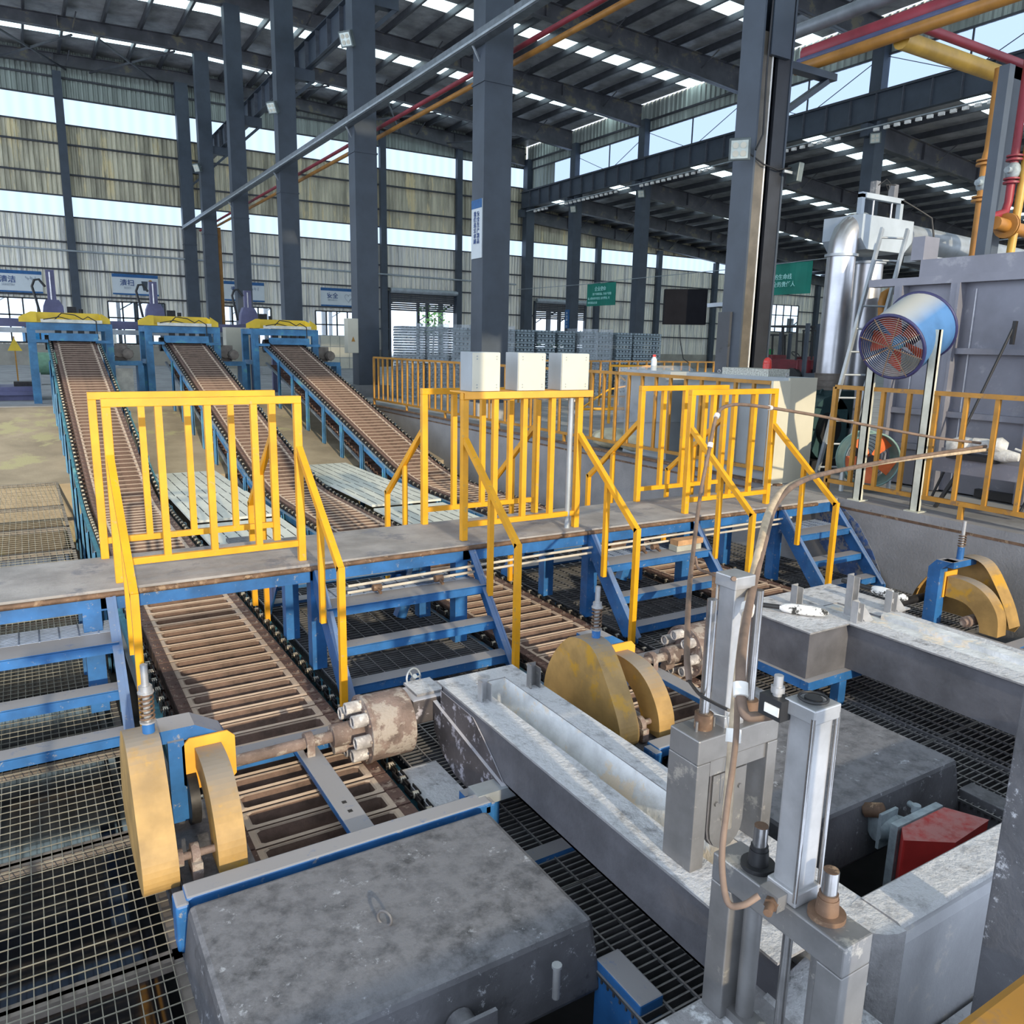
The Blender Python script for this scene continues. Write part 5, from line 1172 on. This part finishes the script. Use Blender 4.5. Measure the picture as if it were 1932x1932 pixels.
m = M(); m.prism([(hx0,2.78),(hx0+.0,3.05),(hx1,3.05),(hx1,2.80),(hx1-.14,2.66),(hx0+.12,2.66)], 'y', hy0, hy1); m.build('box', HOPP, t)
m = M(); m.box(hx0+.08, hx0+.14, hy0+.1, hy0+.16, 3.05, 3.30); m.box(hx1-.16, hx1-.10, hy0+.1, hy0+.16, 3.05, 3.30); m.box(hx0+.08, hx1-.10, hy0+.1, hy0+.16, 3.26, 3.32); m.build('portal_frame', HOPP, t)
for x in (hx0+.36, hx0+.72):
    m = M(); m.box(x-.04, x+.04, hy0+.1, hy0+.18, 3.32, 3.47); m.build('cylinder', STEEL, t)
    m = M(); m.cyl((x+.0,hy0+.14,3.05), (x,hy0+.14,3.26), .012, 8); m.build('piston_rod', ROD, t)
m = M(); m.tube([(hx0+.36,hy0+.1,3.42),(hx0+.48,hy0+.08,3.5),(hx0+.6,hy0+.1,3.46),(hx0+.56,hy0+.1,3.38),(hx0+.5,hy0+.1,3.44),(hx0+.7,hy0+.1,3.46)], .007, 5); m.tube([(hx1-.12,hy0+.1,3.3),(hx1+.05,hy0,3.2),(hx1+.2,hy0-.1,3.1),(hx1+.22,hy0-.15,2.85)], .012, 5); m.build('air_line', BLK, t)
t = thing('exhaust_duct', 'thick grey horizontal exhaust duct leading right from the hopper box', 'duct', (11, 6.7, 2.8))
m = M(); m.cyl((hx1,6.65,2.90), (14.5,7.2,2.90), .19, 24); m.build('duct_pipe', GALV, t)
m = M(); m.box(hx1+.1, 14, 6.3, 6.5, 2.58, 2.66); m.build('walk_beam', HOPP, t)
# ladder
t = thing('steel_ladder', 'grey steel ladder leaning against the furnace frame', 'ladder', (7.9, 5.7, 0))
la, lb = Vector((7.62,5.86,0)), Vector((8.62,6.05,2.85)); off = Vector((.30,-.12,0))
for o_ in (Vector((0,0,0)), off):
    m = M(); m.bar(la+o_, lb+o_, .03, .06); m.build('stile', GALV, t)
for k in range(11):
    p = la.lerp(lb, (k+.6)/11); m = M(); m.cyl(p, p+off, .012, 8); m.build('rung', GALV, t)

# furnace block
FX = 8.22
t = thing('holding_furnace', 'large grey ribbed furnace wall with white weld lines on the right', 'furnace', (9.5, 3, 0))
m = M(); m.box(FX+.10, 12.5, -2, 5.55, .02, 2.22); m.box(FX+.04, 12.5, -2, 5.30, 2.22, 2.42); m.build('body', FURN, t)
m = M(); m.box(FX-.02, FX+.10, -2, 5.85, 2.16, 2.24); m.build('top_channel', FURN, t)
for y in (5.48, 4.85, 3.95, 3.2, 2.4, 1.4, .4):
    m = M(); m.box(FX-.02, FX+.10, y-.05, y+.05, .02, 2.16); m.box(FX-.03, FX-.02, y-.05, y-.02, .02, 2.16); m.build('rib', FURN, t)
m = M()
for y in (5.30, 4.70, 3.80, 3.05): m.box(FX+.085, FX+.099, y-.012, y-.004, .1, 2.1)
m.build('weld_line', WELD, t)
for za in (.42, .80, 1.45):
    m = M(); m.box(FX+.02, FX+.10, 2.4, 5.5, za, za+.06); m.build('stiffener', FURN, t)
m = M(); m.box(FX+.04, FX+.3, 5.28, 5.42, 2.42, 2.66); m.build('corner_bracket', FURN, t)
m = M(); m.box(FX+.02, FX+.1, 3.5, 4.4, .02, .10); m.build('floor_angle', BLK, t)
for y0_, y1_, z1_, l in ((4.55, 4.20, 1.75, 'left'), (3.7, 3.45, 1.35, 'right')):
    t = thing('skimming_rake', 'long dark iron rake leaning on the furnace wall, %s one' % l, 'tool', (7.9, y0_, 0))
    m = M(); m.tube([(7.75, y0_, .03), (FX-.05, y1_, z1_)], .013, 6); m.build('shaft', BLK, t)
    m = M(); m.bar((FX-.06, y1_, z1_-.2), (FX-.05, y1_, z1_+.02), .04, .03); m.build('blade', BLK, t)
# blue fan on posts
F_ = at(1682, 655, x=6.80); B_ = at(1738, 615, x=7.30); d = (B_-F_).normalized(); R_ = .30
t = thing('axial_fan', 'large blue axial fan with red blades and wire guard, tilted down on two posts', 'fan', (7.05, 4.58, 0))
m = M(); m.cyl(F_, B_, R_, 40, R_+.02, caps=False); m.cyl(F_+d*.01, B_, R_-.012, 40, R_+.008, caps=False); m.build('shell', FANB, t)
m = M(); m.ring(F_, d, R_, .017, 40); m.ring(B_, d, R_+.02, .017, 40); m.build('rim', FANR, t)
a_ = d.orthogonal().normalized(); b_ = d.cross(a_)
a_ = Vector((0,0,1)); a_ = (a_-d*a_.dot(d)).normalized(); b_ = d.cross(a_)
m = M()
for i in range(1, 15): m.ring(F_-d*.012, d, R_*i/15, .0028, 30)
m.build('wire_guard', ROD, t)
m = M()
for k in range(4):
    q = PI*k/4+.35; e = a_*math.cos(q)+b_*math.sin(q); m.bar(F_-d*.018-e*R_, F_-d*.018+e*R_, .008, .008, d)
m.build('guard_spoke', ROD, t)
c = F_+d*.16
m = M(); m.cyl(c-d*.06, c+d*.1, .06, 16); m.build('hub', BLUE2, t)
for k in range(5):
    q = 2*PI*k/5+.9; e = a_*math.cos(q)+b_*math.sin(q); g = d.cross(e)
    m = M(); m.add([c+e*.05-g*.03-d*.02, c+e*.05+g*.03+d*.02, c+e*.27+g*.10+d*.05, c+e*.28-g*.08-d*.05], [(0,1,2,3)]); m.build('blade', FBLD, t)
m = M(); m.cyl(c+d*.1, c+d*.28, .1, 16); m.build('motor', FANR, t)
for y in (4.27, 4.88):
    m = M(); m.box(7.0, 7.02, y-.04, y+.04, 0, 1.66); m.box(7.0, 7.05, y-.04, y-.032, 0, 1.66); m.box(7.0, 7.05, y+.032, y+.04, 0, 1.66); m.box(6.96, 7.1, y-.07, y+.07, 0, .01); m.build('channel_post', mat('cream_channel', (.52,.52,.44), .5, .1, .2, 4), t)
# green fan on floor
t = thing('axial_fan', 'green drum fan with orange blades standing on the floor behind the railing', 'fan', (7.55, 5.0, 0))
gc = at(1645, 868, x=7.45); gd = Vector((-.55,-.75,.0)).normalized(); 
m = M(); m.cyl(gc, gc-gd*.25, .28, 36, caps=False); m.cyl(gc, gc-gd*.25, .268, 36, caps=False); m.ring(gc, gd, .28, .012, 36); m.ring(gc-gd*.25, gd, .28, .012, 36); m.build('shell', FGRN, t)
ga = Vector((0,0,1)); gb = gd.cross(ga)
for k in range(5):
    q = 2*PI*k/5+.5; e = ga*math.cos(q)+gb*math.sin(q); g = gd.cross(e); c = gc-gd*.08
    m = M(); m.add([c+e*.05-g*.03-gd*.02, c+e*.05+g*.03+gd*.02, c+e*.25+g*.1+gd*.04, c+e*.26-g*.07-gd*.04], [(0,1,2,3)]); m.build('blade', mat('fan_blade_orange', (.72,.16,.05), .5), t)
m = M()
for i in range(1, 8): m.ring(gc-gd*.24, gd, .27*i/8, .003, 24)
m.cyl(gc, gc-gd*.15, .05, 12); m.build('wire_guard', BLK, t)
for s in (-1, 1):
    m = M(); p = gc+gb*s*.24-gd*.12; m.bar((p.x,p.y,0), (p.x,p.y,gc.z), .03, .03, (0,1,0)); m.build('leg', PSTW, t)
# bench with pendant
bz_ = .50
t = thing('work_bench', 'grey steel bench at the right edge behind the amber railing', 'bench', (7.6, 3.6, 0))
m = M(); m.box(7.35, 7.75, 2.4, 4.45, bz_-.05, bz_); m.box(7.35, 7.40, 2.4, 4.45, bz_-.14, bz_-.05); m.build('top', FURN, t)
for y in (4.3, 2.6):
    m = M(); m.bar((7.4,y,0), (7.55,y-.15,bz_-.05), .03, .03, (0,1,0)); m.build('leg', BLK, t)
t = thing('glove_bundle', 'crumpled pale wrapped connectors where the hoses end on the bench', 'bundle', (7.5, 3.9, bz_))
for p, q, r in (((7.30,4.20,bz_+.10),(7.38,3.98,bz_+.14),.095), ((7.34,4.0,bz_+.16),(7.42,3.80,bz_+.12),.07), ((7.30,3.80,bz_+.17),(7.36,3.70,bz_+.15),.08), ((7.30,3.78,bz_+.08),(7.34,3.58,bz_+.08),.06)):
    m = M(); m.tube([p, Vector(p).lerp(Vector(q), .5), q], r, 10, rs=[r*.7, r, r*.6]); m.build('wrapped_part', CLOTH, t)
m = M(); m.box(7.30, 7.5, 3.75, 4.2, bz_+.0, bz_+.05); m.build('dark_base', BLK, t)
m = M(); m.tube([(7.42,3.66,bz_+.14),(7.42,3.5,bz_+.10),(7.42,3.3,bz_+.08)], .012, 6); m.build('lead', CLOTH, t)

# gas train at the right edge
GX = 8.75
t = thing('pipe_support_post', 'dark grey vertical post standing on top of the furnace at the right edge', 'post', (8.6, 4.85, 2.42))
m = M(); m.box(8.55, 8.65, 4.80, 4.90, 2.42, 4.25); m.build('post', COLM, t)
def pipe(pts, r, mt, name, lab, fl=()):
    t = thing(name, lab, 'pipe', pts[0]); m = M(); m.tube(pts, r, 12); m.build('pipe_run', mt, t)
    for p, dr in fl:
        m = M(); p = Vector(p); dr = Vector(dr); m.cyl(p-dr*.012, p+dr*.012, r*1.9, 16); m.cyl(p+dr*.035, p+dr*.055, r*1.9, 16); m.build('flange', mt, t)
    return t
zz = 4.85
pipe([(8.72,7.6,4.93),(8.72,3.0,4.93)], .065, ORNP, 'gas_pipe', 'orange pipe running below the red one right of the big near column')
pipe([(8.88,7.6,5.12),(8.88,3.0,5.12)], .105, REDP, 'fire_pipe', 'thick red pipe right of the big near column at the top right')
pipe([(8.76,7.6,5.02),(8.76,3.0,5.02)], .045, mat('blue_grey_pipe', (.07,.08,.16), .5), 'air_pipe', 'thin blue grey pipe between the red and orange ones')
pipe([(8.9,7.9,5.46),(8.9,5.0,5.46)], .085, GRYP, 'steam_pipe', 'grey pipe above the red one at the top right')
GY = 6.2
pipe([(8.8,GY,4.90),(11.2,GY,4.90)], .10, YELP, 'gas_pipe', 'yellow pipe branching right to the post over the furnace')
pipe([(8.9,GY+.1,5.16),(11.6,GY+.1,5.16)], .055, REDP, 'fire_pipe', 'thin red pipe above the yellow branch')
def gx(px, py): return at(px, py, y=GY)
p = gx(1905,150)
t = thing('pipe_support_post', 'dark grey vertical post behind the furnace top at the right edge', 'post', (p.x, GY, 0))
m = M(); m.box(p.x-.11, p.x+.09, GY-.1, GY+.1, 0, 5.0); m.build('post', COLM, t)
m = M(); m.box(p.x-.11, p.x+1.6, GY-.1, GY+.1, 4.86, 5.0); m.build('arm', COLM, t)
X1_ = at(1878,200, y=GY-.3).x
pipe([(X1_,GY-.3,4.8),(X1_,GY-.3,3.9),(X1_-.03,GY-.3,3.8),(X1_-.03,GY-.3,2.44)], .06, ORNP, 'gas_pipe', 'orange vertical pipe with a flanged valve left of the dark post', [((X1_-.03,GY-.3,3.72),(0,0,1)), ((X1_-.03,GY-.3,3.30),(0,0,1))])
X2_ = at(1924,230, y=GY-.3).x
pipe([(X2_,GY-.3,5.3),(X2_,GY-.3,3.35),(X2_-.05,GY-.3,3.22),(X2_-.3,GY-.3,3.15),(X2_-.5,GY-.3,3.13)], .05, REDP, 'fire_pipe', 'red vertical pipe with a grey valve at the right edge', [((X2_,GY-.3,3.85),(0,0,1)), ((X2_,GY-.3,3.58),(0,0,1))])
X3_ = at(1912,440, y=GY-.4).x
pipe([(X3_+.12,GY-.4,5.2),(X3_-.02,GY-.4,2.44)], .05, YELP, 'gas_pipe', 'olive yellow vertical pipe at the far right edge')
pipe([(X3_-.45,GY-.4,3.05),(X3_+.8,GY-.4,2.98)], .08, ORNP, 'gas_pipe', 'short horizontal orange flanged pipe on the furnace top', [((X3_-.2,GY-.4,3.04),(1,0,0))])
for p, l in (((X1_-.03,GY-.3,3.5), 'orange'), ((X2_,GY-.3,3.72), 'red')):
    t = thing('flow_valve', 'grey cast valve body on the %s vertical pipe' % l, 'valve', p); m = M(); m.ico(p, .09, 1.3); m.cyl((p[0]-.14,p[1],p[2]), (p[0],p[1],p[2]), .04, 8); m.build('body', VALV, t)
# pipes and tray along the centre row
pipe([(8.72,46,6.82),(8.72,7.8,6.82)], .055, ORNP, 'gas_pipe', 'long orange pipe running along the centre column row')
pipe([(8.60,46,6.97),(8.60,7.8,6.97)], .05, REDP, 'fire_pipe', 'long dark red pipe above the orange one along the centre row')
t = thing('cable_tray', 'long pale grey cable tray on the left side of the centre column row', 'cable tray', (7.65, 25, 6.85))
m = M(); m.box(7.56, 7.62, 7.6, 45, 6.82, 7.0); m.box(7.62, 7.74, 7.6, 45, 6.82, 6.84); m.build('tray', mat('tray_grey', (.16,.18,.20), .4, .5), t)
m = M(); m.box(7.52, 7.56, 7.6, 45, 6.83, 6.87); m.build('bright_conduit', GALV, t)
for y in (14.2, 21, 27.9, 34.7):
    m = M(); m.bar((7.62, y, 6.83), (7.8, y, 6.55), .03, .03); m.build('bracket', GALV, t)
pipe([(8.52,41.2,0),(8.52,41.2,6.6)], .12, ORNP, 'gas_pipe', 'orange downpipe beside the last two columns of the centre row')

# flood lights
def flood(c, dirv, s, lab):
    t = thing('flood_light', lab, 'lamp', c, 'flood lights on the columns'); c = Vector(c); dv = Vector(dirv).normalized()
    e = dv.cross(Vector((0,0,1))).normalized(); u = e.cross(dv)
    m = M(); m.bar(c, c-dv*s*.35, s, s, u); m.build('housing', LAMPB, t, bevel=.01)
    m = M(); m.bar(c+dv*.004, c, s*.8, s*.8, u); m.m = 1
    for i in (-1, 1):
        for j in (-1, 1): m.cyl(c+e*i*s*.18+u*j*s*.18+dv*.005, c+e*i*s*.18+u*j*s*.18+dv*.012, s*.14, 12)
    m.build('lens', [LENS, CREAM], t)
    m = M(); m.bar(c-dv*s*.3, c-dv*s*.9-Vector((0,0,.0)), .03, .03); m.build('bracket', GALV, t)
flood((7.27, 7.05, 3.70), (-.75,-.62,-.25), .24, 'square flood light with four lenses on the left of the big near column')
flood((8.16, 6.95, 3.52), (.9,-.2,-.1), .22, 'flood light seen from behind on the right of the big near column')
flood((7.55, 20.7, 8.75), (-.75,-.5,-.4), .36, 'flood light high on the left of the second column')
flood((7.55, 27.6, 8.7), (-.75,-.5,-.4), .36, 'flood light high on the left of the third column')
flood((7.55, 40.4, 9.0), (-.75,-.5,-.4), .36, 'flood light on the fifth centre column')
flood((28.45, 40.4, 9.3), (-.8,-.4,-.3), .4, 'small flood light on the first second-row column')
flood((28.45, 34.3, 9.3), (-.8,-.4,-.3), .4, 'small flood light on the column above the left green banner')
flood((28.45, 20.7, 9.4), (-.8,-.4,-.3), .4, 'small flood light on the dark column behind the ducts')
m = M(); m.tube([(7.4,7.1,3.72),(7.65,7.02,3.58),(7.9,7.02,3.55),(8.12,7.0,3.6)], .010, 5); tag(m.build('lamp_cable', BLK), 'black cable strung between the two flood lights of the big column', 'cable')
m = M(); m.tube([(7.60,7.02,5.6),(7.58,7.02,4.6),(7.60,7.02,3.9),(7.5,7.02,3.72)], .012, 5); tag(m.build('lamp_cable', BLK), 'black cable hanging down the face of the big column', 'cable')
# monitor
t = thing('monitor', 'black glossy monitor on an arm from the big near column', 'monitor', (7.4, 8.2, 1.8))
a_, b_ = at(1255, 545, y=8.3), at(1337, 538, y=7.9)
m = M(); zt_, zb_ = a_.z, at(1255, 612, y=8.3).z
m.add([(a_.x,a_.y,zb_),(b_.x,b_.y,zb_),(b_.x,b_.y,zt_),(a_.x,a_.y,zt_),(a_.x+.03,a_.y+.06,zb_),(b_.x+.03,b_.y+.06,zb_),(b_.x+.03,b_.y+.06,zt_),(a_.x+.03,a_.y+.06,zt_)], [(0,1,2,3),(7,6,5,4),(0,4,5,1),(1,5,6,2),(2,6,7,3),(3,7,4,0)]); m.build('screen', SCRN, t, bevel=.01)
m = M(); m.bar((b_.x, b_.y, (zt_+zb_)/2+.02), (8.0, 7.6, (zt_+zb_)/2+.05), .04, .05); m.build('arm', GALV, t)
m = M(); m.tube([(a_.x+.3,a_.y,zb_),(a_.x+.32,a_.y,zb_-.2),(a_.x+.4,a_.y,zb_-.45),(a_.x+.5,a_.y,zb_-.5)], .006, 5); m.build('cable', BLK, t)
# forklifts
def forklift(x, y, lab, cover, big=1.0):
    t = thing('forklift', lab, 'forklift', (x, y, 0), 'parked forklifts')
    S = big
    m = M(); m.box(x-.45*S, x+.45*S, y, y+1.7*S, .25*S, .95*S); m.box(x-.4*S, x+.4*S, y+1.2*S, y+1.8*S, .3*S, 1.1*S); m.build('body', FKR, t, bevel=.04)
    for sx in (-1, 1):
        for yy in (.15, 1.5):
            m = M(); m.cyl((x+sx*.35*S, y+yy*S, .33*S), (x+sx*.55*S, y+yy*S, .33*S), .33*S, 18); m.build('wheel', BLK, t)
    for sx in (-1, 1):
        for yy in (.1, 1.4): m = M(); m.bar((x+sx*.42*S, y+yy*S, .9*S), (x+sx*.40*S, y+yy*S+.08, 2.1*S), .06, .06, (0,1,0)); m.build('guard_post', BLK, t)
    m = M(); m.box(x-.45*S, x+.45*S, y+.1, y+1.5*S, 2.08*S, 2.14*S); m.build('overhead_guard', BLK, t)
    for sx in (-1, 1):
        m = M(); m.box(x+sx*.3*S-.05, x+sx*.3*S+.05, y-.25*S, y-.12*S, .05, 2.2*S); m.build('mast', COLM, t)
    m = M(); m.box(x-.45*S, x+.45*S, y-.3*S, y-.26*S, .3*S, .9*S) if cover else m.box(x-.4*S, x+.4*S, y-.3*S, y-.26*S, .3*S, .5*S); m.build('fork_carriage', CREAM if cover else COLM, t)
    if cover: m = M(); m.box(x-.3, x+.1, y+.5, y+.6, 1.0, 1.5); m.build('green_seat_cover', GREENC, t)
    else: m = M(); m.ring((x, y+.55, 1.3), (0,-.6,.8), .18, .02, 16); m.build('steering_wheel', BLK, t)
q1, q2, q3 = at(1468, 724, z=0), at(1516, 730, z=0), at(1578, 728, z=0)
forklift(q1.x, q1.y, 'dark red forklift with a green seat cover right of the big near column', True)
forklift(q2.x, q2.y, 'black and red forklift with large tyres half hidden by the silver duct', False, 1.15)
forklift(q3.x, q3.y, 'red forklift showing between the silver duct and the dark column', False, 1.1)
pipe([at(1664, 603, y=5.95), at(1664, 570, y=5.95), at(1668, 556, y=5.95), at(1680, 549, y=5.95), at(1705, 547, y=5.95)], .045, ORNP, 'gas_pipe', 'short orange elbow pipe between the second duct and the furnace')
m = M(); m.box(49.5, XE, YB-.12, YB-.085, 1.0, 2.9); m.build('block_wall', DADO, wall)
